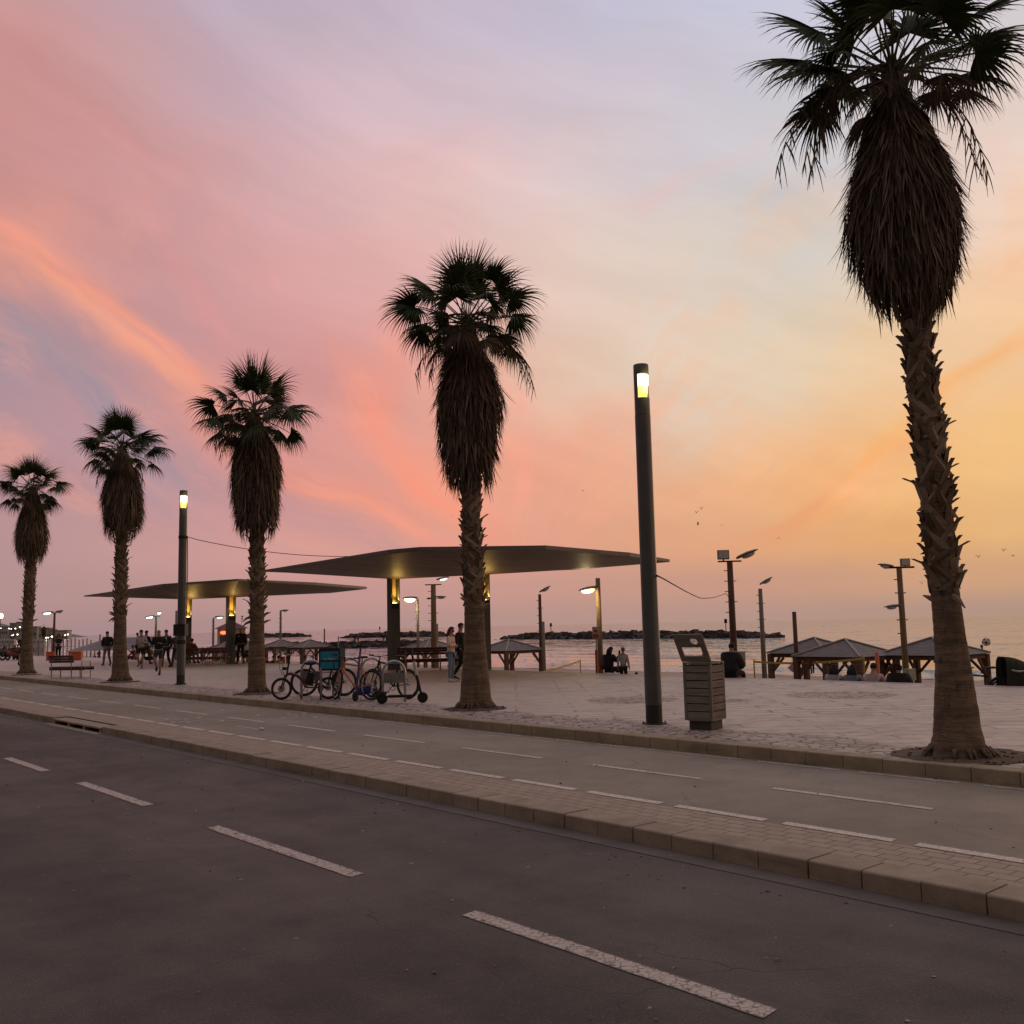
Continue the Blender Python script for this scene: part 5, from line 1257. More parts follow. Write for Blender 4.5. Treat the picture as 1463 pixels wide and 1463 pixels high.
# folding delivery e-bike
q = at(432, 999.5); t = thing('folding_bicycle', 'dark red folding electric bicycle carrying a turquoise delivery box', 'bicycle', q + Vector((0, 0, 0)), rad(180 - 6), 'bicycles parked at the racks')
rdp = paint('deep_red_paint', (.10, .012, .012)); R = .255; fx, rx = .50, -.62
b = MB(); b.tube([(fx - .12, 0, .58), (fx - .22, 0, .60), (.12, 0, .55), (-.02, 0, .42), (-.08, 0, .28)], [.03, .036, .036, .032, .03], 8)
b.tube([(-.06, 0, .36), (-.16, 0, .66)], .022, 8)
for y in (-.06, .06): b.tube([(-.08, y * .5, .28), (rx, y, R)], .014, 6); b.tube([(-.1, y * .5, .46), (rx, y, R)], .012, 6)
b.build('frame', rdp, t)
b = MB()
for y in (-.06, .06): b.tube([(fx - .1, y, .56), (fx, y, R)], .016, 6)
b.tube([(fx - .1, -.06, .56), (fx - .1, .06, .56)], .02, 6); b.build('fork', darkm, t)
wheel(t, (fx, 0, R), R, (0, 1, 0), .03, 16, hub=.075); wheel(t, (rx, 0, R), R, (0, 1, 0), .03, 16, hub=.06)
b = MB(); b.tube([(fx - .12, 0, .54), (fx - .2, 0, 1.02)], .02, 8); b.tube([(fx - .17, -.3, 1.06), (fx - .2, 0, 1.03), (fx - .17, .3, 1.06)], .013, 6)
b.ball((fx - .15, 0, .98), (.05, .07, .05), 8, 6); b.box((fx - .08, 0, .72), (.08, .12, .07)); hbo = b.build('handlebar', darkm, t)
for y in (-1, 1):
    b = MB(); b.tube([(fx - .17, y * .2, 1.05), (fx - .17, y * .33, 1.065)], .019, 7); b.build('grip', rub, hbo)
b = MB(); b.tube([(fx - .12, .1, 1.0), (fx + .02, .06, .9), (fx + .03, .05, .72), (fx - .04, .04, .58)], .006, 5); b.tube([(fx - .14, -.1, 1.0), (fx - .02, -.06, .86), (fx + .0, -.05, .7), (fx - .06, -.03, .55)], .006, 5); b.build('brake_cable', rub, hbo)
b = MB(); b.tube([(-.16, 0, .62), (-.2, 0, .8)], .02, 6); b.ball((-.18, 0, .83), (.15, .085, .045), 12, 7); b.build('saddle', black_m, t, smooth=True)
b = MB(); b.box((-.2, 0, .47), (.16, .12, .3), Matrix.Rotation(rad(-14), 3, 'Y')); b.build('battery', darkm, t)
b = MB()
for y in (-.07, .07): b.tube([(-.25, y, .62), (-.82, y, .62)], .009, 5); b.tube([(rx, y, R), (-.72, y, .62)], .008, 5)
for k in range(5): b.tube([(-.3 - k * .12, -.07, .62), (-.3 - k * .12, .07, .62)], .007, 5)
b.build('rear_rack', darkm, t)
b = MB(); b.torus((-.08, .05, .28), (0, 1, 0), .075, .006, 20, 4); b.tube([(-.08, .06, .28), (.0, .07, .14)], .01, 5); b.tube([(-.08, -.06, .28), (-.16, -.07, .42)], .01, 5); b.box((.02, .11, .13), (.09, .08, .02)); b.box((-.17, -.11, .43), (.09, .08, .02)); b.tube([(-.12, .05, .2), (-.28, .12, .0)], .01, 5); b.build('crank', alu, t)
FB = t
t = thing('delivery_box', 'turquoise and black insulated delivery box on the rear rack of the folding bicycle', 'delivery box', FB.location + Matrix.Rotation(rad(-6), 3, 'Z') @ Vector((.70, .03, .66)), rad(-6), None)
tq = M('turquoise_fabric', (.008, .20, .32), .6, var=.12, scale=5, bump=.15)
b = MB(); b.box((0, 0, .25), (.50, .44, .48)); b.box((0, 0, .005), (.46, .40, .01)); b.build('box_body', cloth('black_box_fabric', (.012, .013, .018)), t)
b = MB(); b.box((.005, -.224, .34), (.43, .012, .20)); b.build('side_panel', tq, t)
b = MB(); b.box((-.055, -.224, .125), (.30, .012, .16)); b.build('side_panel', tq, t)
b = MB(); b.box((.165, -.224, .125), (.10, .012, .16)); b.build('side_panel', tq, t)
b = MB()
rr_ = random.Random(4); x = -.13
for k in range(8):
    w_ = rr_.uniform(.016, .026); b.box((x, -.2315, .268), (w_ * .45, .004, .05)); b.box((x + w_ * .5, -.2315, .268 + rr_.choice((-.02, 0, .02))), (w_, .004, .012)); x += .036
b.build('pale_print', M('pale_print', (.42, .5, .55), .6, bump=0), t)
b = MB(); b.box((0, 0, .50), (.46, .40, .03)); b.tube([(-.12, 0, .51), (-.06, 0, .56), (.06, 0, .56), (.12, 0, .51)], .012, 5); b.build('lid', cloth('black_box_fabric', (0, 0, 0)), t)
# stainless hoops
ssm = M('brushed_stainless', (.42, .41, .43), .28, .9, var=.1, bump=.02); pan = M('rack_panel', (.20, .19, .185), .5, .3, var=.3, scale=6, bump=.05)
def hoop(px, wpx, ybase, label, panel):
    a = at(px, ybase); wm = wpx / F * a.y; r = wm / 2; Hh = .88
    t = thing('bike_rack', label, 'bike rack', a, rad(6), 'stainless hoop bike racks'); pts = [(-r, 0, 0), (-r, 0, Hh - r)]
    pts += [(-r * math.cos(PI * k / 12), 0, Hh - r + r * math.sin(PI * k / 12)) for k in range(1, 12)] + [(r, 0, Hh - r), (r, 0, 0)]
    b = MB(); b.tube(pts, .03, 10); b.build('hoop', ssm, t, smooth=True)
    if panel: b = MB(); b.box((0, 0, .52), (2 * r - .05, .015, .22)); b.build('panel', pan, t)
hoop(444.5, 27, 998, 'leftmost hoop rack, with a square panel, beside the folding bicycle', True)
hoop(471.5, 25, 999.5, 'hoop rack in front of the turquoise box', False)
hoop(501, 27, 994, 'plain hoop rack behind the salmon bicycle', False)
hoop(531, 27, 993, 'plain hoop rack left of the large shelter column', False)
hoop(563, 31, 1003, 'rightmost hoop rack, with a scribbled panel, behind the kick scooters', True)
# e-scooters
def scooter(loc, rz, label, stem, deck, R=.115, L_=.86, hgt=1.14, white=True):
    t = thing('kick_scooter', label, 'kick scooter', loc, rz, 'electric kick scooters at the racks')
    wheel(t, (L_ / 2, 0, R), R, (0, 1, 0), .032, 0, darkm, .04, True); wheel(t, (-L_ / 2, 0, R), R, (0, 1, 0), .032, 0, darkm, .04, True)
    b = MB(); b.box((-.03, 0, .155), (L_ - .34, .15, .055)); b.tube([(L_ / 2 - .2, 0, .16), (L_ / 2 - .08, 0, .3), (L_ / 2 - .07, 0, .36)], .032, 8)
    b.tube([(-L_ / 2 + .16, 0, .165), (-L_ / 2 + .02, 0, R)], .022, 6); b.build('deck', deck, t)
    b = MB(); b.torus((-L_ / 2, 0, R), (0, 1, 0), R + .03, .012, 24, 5, a0=0, a1=2 * PI) if False else b.tube([(-L_ / 2 - .14, 0, R + .04), (-L_ / 2 - .05, 0, R * 2 + .035), (-L_ / 2 + .1, 0, R * 2 - .01)], .02, 6); b.build('mudguard', darkm, t)
    top = Vector((L_ / 2 - .24, 0, hgt)); bot = Vector((L_ / 2 - .02, 0, R * 1.2)); b = MB(); b.tube([bot, bot.lerp(top, .98)], [.028, .024], 10); st = b.build('stem', stem, t)
    if white: b = MB(); b.tube([bot.lerp(top, .45), bot.lerp(top, .74)], [.034, .033], 10); b.build('battery_sleeve', M('white_enamel', (.5, .47, .47), .4, bump=0), t)
    b = MB(); b.tube([top + Vector((0, -.23, -.0)), top, top + Vector((0, .23, 0))], .016, 7); b.box(top + Vector((.0, 0, .01)), (.07, .1, .05)); b.build('handlebar', darkm, t)
    b = MB(); b.tube([(-.02, -.06, .14), (.02, -.14, 0)], .009, 5); b.build('kickstand', alu, t)
    return t
q = at(575, 1005); scooter(q, rad(4), 'black electric kick scooter with white sleeve, right of the mountain bike', black_m, black_m)
q = at(517, 1001); scooter(q + Vector((.05, .2, 0)), rad(-112), 'purple electric kick scooter standing end-on between the bicycles', paint('purple_paint', (.06, .035, .20)), paint('purple_paint', (0, 0, 0)), hgt=1.2, white=False)
q = at(524, 1001); t = thing('cloth_bag', 'crumpled royal blue bag hanging low beside the mountain bike front wheel', 'bag', q + Vector((0, .1, .12)))
b = MB(); b.ball((0, 0, .12), (.1, .08, .11), 10, 8)
for i, v in enumerate(b.v): k = 1 + .25 * mnoise.noise(Vector(v) * 14); b.v[i] = (v[0] * k, v[1] * k, v[2])
b.build('sack', cloth('royal_blue_cloth', (.015, .04, .2)), t, smooth=True); b = MB(); b.tube([(-.04, 0, .21), (0, 0, .3), (.04, 0, .21)], .008, 5); b.build('handle', cloth('royal_blue_cloth', (0, 0, 0)), t)
# ------------------------------------------------------------------ pavilions on the beach
shade_m = M('slatted_roof', (.105, .10, .105), .6, scale=3, stretch=(1, 1, 1), var=.3)
def roof_mat():
    b = NB('pavilion_roof', .6); z = b.sep()[2]; w = b.math('FRACT', b.math('MULTIPLY', z, 11)); n = b.noise(4, 4)
    col = b.mix(b.mr(n, .3, .7), (.10, .08, .068), (.15, .122, .104)); col = b.mix(b.mr(w, 0, .3, .7, 0), col, (.035, .032, .033))
    return b.out(col, w, .5, .03)
proof_m = roof_mat(); ridge_m = M('pavilion_ridge', (.26, .25, .255), .5, var=.1)
post_w = M('pavilion_timber', (.105, .052, .032), .75, scale=4, stretch=(6, 6, 1), var=.3)
def pavilion(x, y, label, s=2.45, rz=RA, eave=2.12, apex=.56, zb=BZ):
    t = thing('pavilion', label, 'pavilion', (x, y, zb), rz, 'hip-roofed wooden pavilions on the beach'); h = s / 2; e = h + .12
    b = MB(); V = [(-e, -e, eave), (e, -e, eave), (e, e, eave), (-e, e, eave), (0, 0, eave + apex)]
    b.add(V, [(0, 1, 4), (1, 2, 4), (2, 3, 4), (3, 0, 4)]); V2 = [(v[0] * .99, v[1] * .99, v[2] - .05) for v in V]; b.add(V2, [(1, 0, 4), (2, 1, 4), (3, 2, 4), (0, 3, 4)])
    r = b.build('roof', proof_m, t)
    b = MB()
    for v in V[:4]: b.tube([(v[0], v[1], eave + .02), (0, 0, eave + apex + .03)], .035, 5)
    b.build('ridge_cap', ridge_m, r)
    b = MB()
    for k in range(4):
        a = RAk = k * PI / 2; R = Matrix.Rotation(a, 3, 'Z'); b.box(R @ Vector((0, -h, eave - .09)), (2 * h - .2, .09, .14), R)
    b.build('beam', post_w, t)
    for sx in (-1, 1):
        for sy in (-1, 1):
            b = MB(); b.box((sx * h, sy * h, (eave - .02) / 2), (.19, .19, eave - .02))
            b.tube([(sx * h, sy * (h - .06), eave - .75), (sx * h, sy * (h - .6), eave - .17)], .055, 4); b.tube([(sx * (h - .06), sy * h, eave - .75), (sx * (h - .6), sy * h, eave - .17)], .055, 4)
            b.build('post', post_w, t)
    return t
def pav(px, py, Y, label, **k):
    p = atY(px, py, Y); return pavilion(p.x, p.y, label, **k)
pav(1163, 911, 39.5, 'pavilion farthest left of the three right-hand pavilions, partly behind its neighbour')
pav(1207, 912, 35.5, 'middle pavilion of the three right-hand ones, with a yellow net tape before it')
pav(1331, 911, 35.0, 'rightmost pavilion, behind the nearest palm trunk', s=2.55)
pav(727, 914, 54, 'lone pavilion on the sand right of the middle palm')
pav(614, 913, 64, 'pavilion behind the long bench under the large shelter')
pav(443, 915.5, 78, 'pavilion directly left of the turquoise box')
pav(402, 917, 84, 'pavilion just right of the third palm trunk')
pav(322, 919, 72, 'pavilion roof below the lifeguard hut')
pav(351, 917, 80, 'pavilion roof behind the man in the black tracksuit')
t = thing('shade_tent', 'wide pale grey shade tent behind the runners', 'shade tent', atY(188, 930, 84) * 1, RA); t.location.z = BZ
b = MB(); n = 4; b.add([(-4.4, -3, 2.2), (4.4, -3, 2.1), (4.4, 3, 2.2), (-4.4, 3, 2.1), (-2, 0, 3.15), (2, 0, 3.2)], [(0, 1, 5, 4), (1, 2, 5), (2, 3, 4, 5), (3, 0, 4)]); b.build('canopy', M('grey_tent_cloth', (.15, .14, .155), .7, var=.3, scale=1), t)
for x, y in ((-4.2, -2.8), (4.2, -2.8), (4.2, 2.8), (-4.2, 2.8)): b = MB(); b.cyl((x, y, 0), (x, y, 2.15), .06, n=6); b.build('post', steel_m, t)

# ------------------------------------------------------------------ beach lamps
timber_m = M('timber_lamp_pole', (.155, .10, .052), .8, scale=3, stretch=(5, 5, .6), var=.3); rust_m = M('rusty_lamp_pole', (.085, .038, .026), .7, .2, scale=4, stretch=(3, 3, .5), var=.4); greyp_m = M('faded_pole', (.16, .14, .13), .7, scale=3, stretch=(4, 4, .5), var=.3)
lampbody_m = M('lamp_housing', (.115, .115, .12), .5, .2, var=.1, bump=0)
def em(name, c, s): return M(name, c, .5, emis=c, es=s, bump=0)
lens_off = M('unlit_lens', (.42, .42, .42), .3, var=.05, bump=0)
L_WARM = em('lit_lens_warm', (1, .76, .30), 5); L_GREEN = em('lit_lens_green', (.35, 1, .75), 7); L_WHITE = em('lit_lens_white', (.9, 1, .95), 7); L_DIM = em('lit_lens_dim', (.8, .9, .9), 1.6)
def head(t, c, d, tilt, kind='cobra', lens=None, s=1.0, axis=None):
    """a street-light head; d = horizontal direction it reaches to"""
    d = Vector((d[0], d[1], 0)).normalized(); c = Vector(c); side = Vector((-d.y, d.x, 0)); R = Matrix((d, side, Vector((0, 0, 1)))).transposed() @ Matrix.Rotation(-tilt, 3, 'Y')
    b = MB()
    if kind == 'cobra':
        n = 8; V = []; st = [(0, .07, .06), (.12, .12, .09), (.45, .16, .10), (.75, .12, .06), (.86, .04, .02)]
        for x, w, h_ in st:
            for k in range(n): a = 2 * PI * k / n; V.append(c + R @ Vector((x * s, math.cos(a) * w * s, max(-.25, math.sin(a)) * h_ * s)))
        b.add(V, [(i * n + k, i * n + (k + 1) % n, (i + 1) * n + (k + 1) % n, (i + 1) * n + k) for i in range(len(st) - 1) for k in range(n)] + [tuple(range(n))[::-1], tuple(range((len(st) - 1) * n, len(st) * n))])
        h_o = b.build('lamp_head', lampbody_m, t, smooth=True); b = MB(); k_ = 1.0 if lens not in (L_WARM,) and 'glare' not in (lens.name if lens else '') else (1.12 if lens is L_WARM else 1.2); b.ball(c + R @ Vector((.46 * s, 0, -.05 * s * k_)), (.26 * s * k_, .14 * s * k_, .09 * s * k_ ** 2), 10, 6, R=R); b.build('lens', lens or lens_off, h_o, smooth=True)
    else:
        b.box(c + R @ Vector((0, 0, .22 * s)), (.16 * s, .46 * s, .38 * s), R); b.tube([c + Vector((0, 0, -.08 * s)), c + Vector((0, 0, .08 * s))], .035 * s, 5); b.tube([c + R @ Vector((0, -.2 * s, .08 * s)), c + R @ Vector((0, .2 * s, .08 * s))], .02 * s, 4)
        h_o = b.build('lamp_head', lampbody_m, t); b = MB(); b.box(c + R @ Vector((.084 * s, 0, .23 * s)), (.01 * s, .4 * s, .32 * s), R); b.build('lens', lens or lens_off, h_o)
def pole(px, ptop, Y, label, mat, r, heads=(), zb=BZ, bolts=True, cat='beach lamp', name='beach_lamp', power=0, pcol=(1, .75, .35), cross=True):
    p = atY(px, ptop, Y); hgt = p.z - zb; t = thing(name, label, cat, (p.x, p.y, zb), 0, 'lamp poles along the beach' if name == 'beach_lamp' else None)
    b = MB(); b.tube([(0, 0, 0), (0, 0, hgt * .5), (0, 0, hgt)], [r * 1.12, r, r * .86], 10); b.build('pole', mat, t, smooth=True)
    if bolts:
        b = MB()
        for k in range(5): z = hgt - .35 - k * .42; b.tube([(-r * 1.9, 0, z), (r * 1.7 if k % 2 else 0, 0, z)], .022, 4)
        b.build('step_bolt', darkm, t)
    if cross and heads: b = MB(); b.box((0, 0, hgt + .03), (.95 if len(heads) > 1 else .4, .06, .06)); b.build('crossbar', darkm, t)
    for (dx, dz, d, tilt, kind, lens, s) in heads: head(t, (dx, 0, hgt + dz), d, rad(tilt), kind, lens, s)
    if power:
        pl = bpy.data.lights.new('lamp_light', 'POINT'); pl.energy = power; pl.color = pcol; pl.shadow_soft_size = .15; lo = bpy.data.objects.new('lamp_light', pl); COL.objects.link(lo); lo.parent = t; lo.location = (heads[0][0] + heads[0][2][0] * .5, -.35, hgt + heads[0][1] - .3)
    return t
pole(1042.5, 803, 40, 'rust-brown beach lamp with two unlit heads, behind the seated person in black', rust_m, .135, [(-.25, .08, (0, -1), 0, 'flood', None, 1.0), (.28, .12, (1, -.25), 22, 'cobra', None, 1.1)])
pole(1086, 841, 52, 'thin beach lamp with one unlit head, between the rust-brown lamp and the pavilions', greyp_m, .12, [(0.0, .2, (1, -.3), 30, 'cobra', None, .9)], cross=False)
pole(1284.5, 812, 31, 'timber beach lamp with three unlit heads, just left of the nearest palm', timber_m, .095, [(-.18, .06, (-1, -.2), 8, 'cobra', None, .62), (.2, .05, (0, -1), 0, 'flood', None, .62), (-.04, -1.17, (-1, -.2), -4, 'cobra', None, .66)])
t = pole(854, 826, 45, 'timber beach lamp lit bright yellow, left of the tall lamp post', timber_m, .125, [(0, -.42, (-1, -.4), -8, 'cobra', L_WARM, 1.15)], cross=False, bolts=False, power=90)
pole(771, 849, 55, 'slim beach lamp with one unlit head beyond the lone pavilion', rust_m, .10, [(0, .1, (1, -.3), 28, 'cobra', None, .85)], cross=False)
pole(596.5, 856, 60, 'slim beach lamp with a glaring yellow light between shelter column and timber pole', greyp_m, .085, [(0, .05, (-1, -.9), 0, 'cobra', em('lit_lens_glare', (1, .78, .32), 7), 1.25)], cross=False, power=60)
pole(619, 836, 57, 'thick timber pole with three lamp heads left of the woman in jeans', timber_m, .17, [(.2, .3, (1, -.2), 10, 'cobra', L_DIM, .9), (.1, -.7, (1, -.2), 0, 'cobra', None, .8), (-.1, -.75, (-1, .8), 0, 'cobra', None, .5)])
pole(401, 872, 95, 'bent-topped beach lamp with one unlit head right of the third palm', greyp_m, .11, [(0, -.05, (1, -.2), 4, 'cobra', None, 1.0)], cross=False)
pole(305, 883, 100, 'beach lamp with one pale lit head beside the lifeguard hut', greyp_m, .11, [(.1, .05, (1, -.3), 4, 'cobra', L_DIM, 1.3)], cross=False)
pole(223, 881, 110, 'beach lamp with two greenish lit heads above the runners', M('green_painted_pole', (.10, .15, .06), .6), .13, [(-.1, .05, (-1, -.6), -6, 'cobra', L_WHITE, 1.3), (.15, .35, (.8, -1), 8, 'cobra', L_GREEN, 1.2)], bolts=False)
pole(78, 876, 108, 'beach lamp with one white lit head and one dark, behind the curly-haired person', rust_m, .13, [(-.1, .1, (-1, -.5), -4, 'cobra', L_WHITE, 1.4), (.1, .1, (1, -.5), 6, 'cobra', None, 1.4)], bolts=False)
pole(1134.5, 874, 36.5, 'bare wooden mast in front of the right-hand pavilions', rust_m, .085, bolts=False, cat='pole', name='mast', cross=False)
pole(776, 888, 53.5, 'short wooden mast touching the slim lamp beyond the lone pavilion', greyp_m, .09, bolts=False, cat='pole', name='mast', cross=False)
pole(463.5, 898, 80, 'thin dark mast right of the pavilion roof, left of the turquoise box', darkm, .06, bolts=False, cat='pole', name='mast', cross=False)
pole(483.5, 909, 80, 'thin pale mast above the turquoise box', greyp_m, .05, bolts=False, cat='pole', name='mast', cross=False)
pole(624.5, 891, 66, 'thin grey mast right of the thick timber pole', greyp_m, .08, bolts=False, cat='pole', name='mast', cross=False)
pole(143, 906, 100, 'thin dark mast above the man in grey trousers', darkm, .07, bolts=False, cat='pole', name='mast', cross=False)
pole(252, 872.5, 90, 'thin grey mast left of the farther lamp post', greyp_m, .1, bolts=False, cat='pole', name='mast', cross=False)
b = MB()
q0 = atY(938, 822, 15.3); q1 = atY(1037, 850, 39.7); q2 = atY(1045, 858, 39.9)
pts = []
for k in range(25):
    t_ = k / 24; Y = q0.y + (q1.y - q0.y) * t_; px = 938 + (1037 - 938) * (t_ ** .9); py = 822 + 40 * math.sin(min(1, t_ * 1.2) * PI * .42) - max(0, t_ - .6) * 32; pts.append(atY(px, py, Y))
pts.append(q2)
wire('black cable sagging from the nearest lamp post to the rust-brown beach lamp', pts, .014)

# electric cabinet, signs, posts
def cabinet(px, Y, z0, sz, label, col_):
    p = atY(px, 930, Y); t = thing('electric_cabinet', label, 'cabinet', (p.x, p.y, BZ), rad(25)); b = MB(); b.box((0, 0, z0 + sz[2] / 2), sz); b.build('housing', col_, t); b = MB(); b.box((0, -sz[1] / 2 - .008, z0 + sz[2] / 2), (sz[0] * .86, .012, sz[2] * .9)); b.build('door', col_, t)
    b = MB(); b.box((0, 0, z0 / 2), (.12, .12, z0)); b.build('stand', M('orange_paint', (.42, .10, .03), .6, var=.15), t); return t
cabinet(1055, 37, 1.75, (.38, .3, .55), 'beige electric cabinet on an orange stand beside the rust-brown lamp', M('beige_metal', (.32, .29, .24), .5, .1, var=.1))
cabinet(1297, 30.6, 1.5, (.34, .2, .36), 'green and white box fixed low on the three-headed timber lamp', M('pale_green_metal', (.22, .28, .2), .5, var=.3, scale=2))
t_o = M('orange_paint', (0, 0, 0))
def opost(px, py0, py1, Y, label, r=.06, sign=False, lean=0):
    top = atY(px, py0, Y); t = thing('beach_post', label, 'post', (top.x, top.y, BZ)); hh = top.z - BZ; b = MB(); b.tube([(lean, 0, 0), (0, 0, hh)], r, 8); b.build('post_shaft', t_o, t, smooth=True)
    if sign:
        b = MB(); b.tube([(0, 0, hh), (0, 0, hh + .45)], .02, 5); b.build('stem', darkm, t); b = MB(); b.box((0, 0, hh + .62), (.26, .03, .42)); s_ = b.build('sign_plate', M('white_sign', (.5, .47, .47), .5, bump=0), t)
        b = MB(); b.box((0, -.018, hh + .5), (.22, .008, .13)); b.box((0, -.018, hh + .68), (.12, .008, .09)); b.build('red_symbol', M('sign_red', (.4, .05, .05), .5, bump=0), s_)
opost(852, 928, 960, 36.5, 'orange post with a small white and red sign left of the phone photographer', .055, True)
opost(1252.5, 932, 966, 29.5, 'orange post among the people sitting on the steps', .06)
opost(404, 938, 946, 60, 'bright orange post behind the folding bicycle handlebar', .16)
# orange boxes behind the small bench
obm = M('orange_plastic', (.52, .10, .025), .5, var=.12)
for px, lb, w_ in ((73, 'orange plastic box left of the curly-haired person', .5), (108, 'orange plastic box right of the curly-haired person', .72)):
    p = at(px, 943.5); t = thing('plastic_box', lb, 'box', p, rad(8), 'orange boxes behind the small bench'); b = MB(); b.box((0, 0, .26), (w_, .4, .5), taper=1.05); b.build('tub', obm, t); b = MB(); b.box((0, 0, .54), (w_ + .06, .46, .06)); b.build('lid', obm, t)
    b = MB()
    for k in range(4): b.box((-w_ / 2 + w_ * (k + .5) / 4, -.208, .24), (.02, .012, .4))
    b.build('rib', M('pale_orange_plastic', (.6, .2, .08), .5, bump=0), t)
# volleyball nets
tape_m = M('yellow_tape', (.42, .30, .06), .6, bump=0)
def net(pA, pB, Y0, Y1, label, sag=0, hb=.9):
    a = atY(*pA, Y0); c = atY(*pB, Y1); t = thing('beach_net', label, 'net', a); o = a
    b = MB()
    for p in (a, c): b.tube([Vector((p.x, p.y, BZ)) - o, p - o + Vector((0, 0, .03))], .028, 5)
    b.build('net_post', tape_m, t)
    b = MB(); n = 12; pts = [a.lerp(c, k / n) - o - Vector((0, 0, sag * 4 * (k / n) * (1 - k / n))) for k in range(n + 1)]
    for k in range(n): b.add([pts[k], pts[k + 1], pts[k + 1] - Vector((0, 0, .075)), pts[k] - Vector((0, 0, .075))], [(0, 1, 2, 3)])
    b.build('top_tape', tape_m, t)
    b = MB()
    for j in range(1, 5):
        for k in range(n): b.tube([pts[k] - Vector((0, 0, hb * j / 4)), pts[k + 1] - Vector((0, 0, hb * j / 4))], .0035, 3, False)
    for k in range(n * 4 + 1): q = pts[min(n, k // 4)].lerp(pts[min(n, k // 4 + 1)], (k % 4) / 4); b.tube([q, q - Vector((0, 0, hb))], .0025, 3, False)
    b.build('mesh', M('net_cord', (.2, .17, .14), .8, bump=0), t)
net((1077, 944), (1234, 939), 38, 33, 'yellow-taped beach net in front of the right-hand pavilions', .1)
net((700, 947), (640, 950), 44, 48, 'yellow-taped beach net low behind the middle palm', .05, .5)
net((829, 943), (760, 962), 46, 39, 'slack yellow tape left of the orange sign post', .05, .4)
# pink kite-like bag under the pavilions
p = atY(1132, 954, 38); t = thing('hanging_bag', 'pale pink diamond-shaped bag hanging under the left one of the right-hand pavilions', 'bag', p); b = MB(); b.box((0, 0, 0), (.24, .1, .24), Matrix.Rotation(rad(45), 3, 'Y')); b.build('bag_body', PINKC, t); b = MB(); b.tube([(0, 0, .15), (.02, 0, .6)], .01, 4); b.build('strap', darkm, t)
# white folding chairs frame under pavilion
p = atY(1118, 962, 39.5); t = thing('folding_chair', 'thin pale folding chair frame on the sand under the right-hand pavilions', 'chair', Vector((p.x, p.y, BZ)), rad(20)); b = MB(); b.tube([(-.25, 0, 0), (.25, 0, .45), (.25, 0, .9)], .015, 4); b.tube([(.25, 0, 0), (-.25, 0, .45)], .015, 4); b.tube([(-.25, .45, 0), (.25, .45, .45), (.25, .45, .9)], .015, 4); b.tube([(.25, .45, 0), (-.25, .45, .45)], .015, 4); b.build('frame', steel_m, t); b = MB(); b.box((0, .22, .45), (.5, .44, .02)); b.box((.26, .22, .72), (.02, .44, .3)); b.build('seat', PINKC, t)
# ball in the air
p = atY(1409, 917, 27); t = thing('football', 'black and white football in mid-air above the sea at the right', 'ball', p)
b = MB(); b.ball((0, 0, 0), .11, 20, 12)
ico = [Vector(v).normalized() for v in [(0, 1, 1.618), (0, -1, 1.618), (0, 1, -1.618), (0, -1, -1.618), (1, 1.618, 0), (-1, 1.618, 0), (1, -1.618, 0), (-1, -1.618, 0), (1.618, 0, 1), (-1.618, 0, 1), (1.618, 0, -1), (-1.618, 0, -1)]]
b.m = [0] * len(b.f); b.build('ball_skin', M('white_leather', (.5, .48, .48), .4, bump=0), t, smooth=True)
b = MB()
for d in ico:
    e1 = d.orthogonal().normalized(); e2 = d.cross(e1); b.add([d * .1125] + [(d * .105 + (e1 * math.cos(a * 2 * PI / 5) + e2 * math.sin(a * 2 * PI / 5)) * .036) * 1.012 for a in range(5)], [(0, 1 + k, 1 + (k + 1) % 5) for k in range(5)])
b.build('black_patch', black_m, t); t.rotation_euler = (.4, .3, .2)
# draped coat on a bicycle at the right edge
p = edge_pt(1452, PE + .35, zs_); t = thing('draped_coat', 'dark green coat thrown over a parked bicycle at the right picture edge', 'coat', p, rad(184))
b = MB(); nu_, nv_ = 18, 12; V = []
for i in range(nu_ + 1):
    s_ = i / nu_ * 2 - 1; 
    for j in range(nv_ + 1):
        x = -.30 + .62 * j / nv_ + .10 * abs(s_) * (-1 if j < 6 else 1) * .6; fold = .03 * math.sin(j * 2.1 + abs(s_) * 2) * (abs(s_) + .2)
        zz_ = 1.12 - .25 * (1 - j / nv_) ** 2 - max(0, abs(s_) - .12) ** 1.1 * (.98 - .1 * math.sin(j)); y = (.24 * math.tanh(s_ * 6)) + fold
        V.append((x, y, zz_))
b.add(V, [(i * (nv_ + 1) + j, i * (nv_ + 1) + j + 1, (i + 1) * (nv_ + 1) + j + 1, (i + 1) * (nv_ + 1) + j) for i in range(nu_) for j in range(nv_)])
co_ = b.build('coat_cloth', GREENC, t, smooth=True); sm = co_.modifiers.new('t', 'SOLIDIFY'); sm.thickness = .015
q = bicycle(p + Vector((.35, .12, .0)), rad(176), 'bicycle under the dark green coat, grey grip showing, at the right edge', paint('dark_brown_paint', (0, 0, 0)), R=.34, WB=1.05)
b = MB(); b.tube([(-.02, .28, .80), (.12, .3, .79), (.28, .3, .83)], [.02, .028, .018], 8); b.build('pale_grip', alu, t, smooth=True)

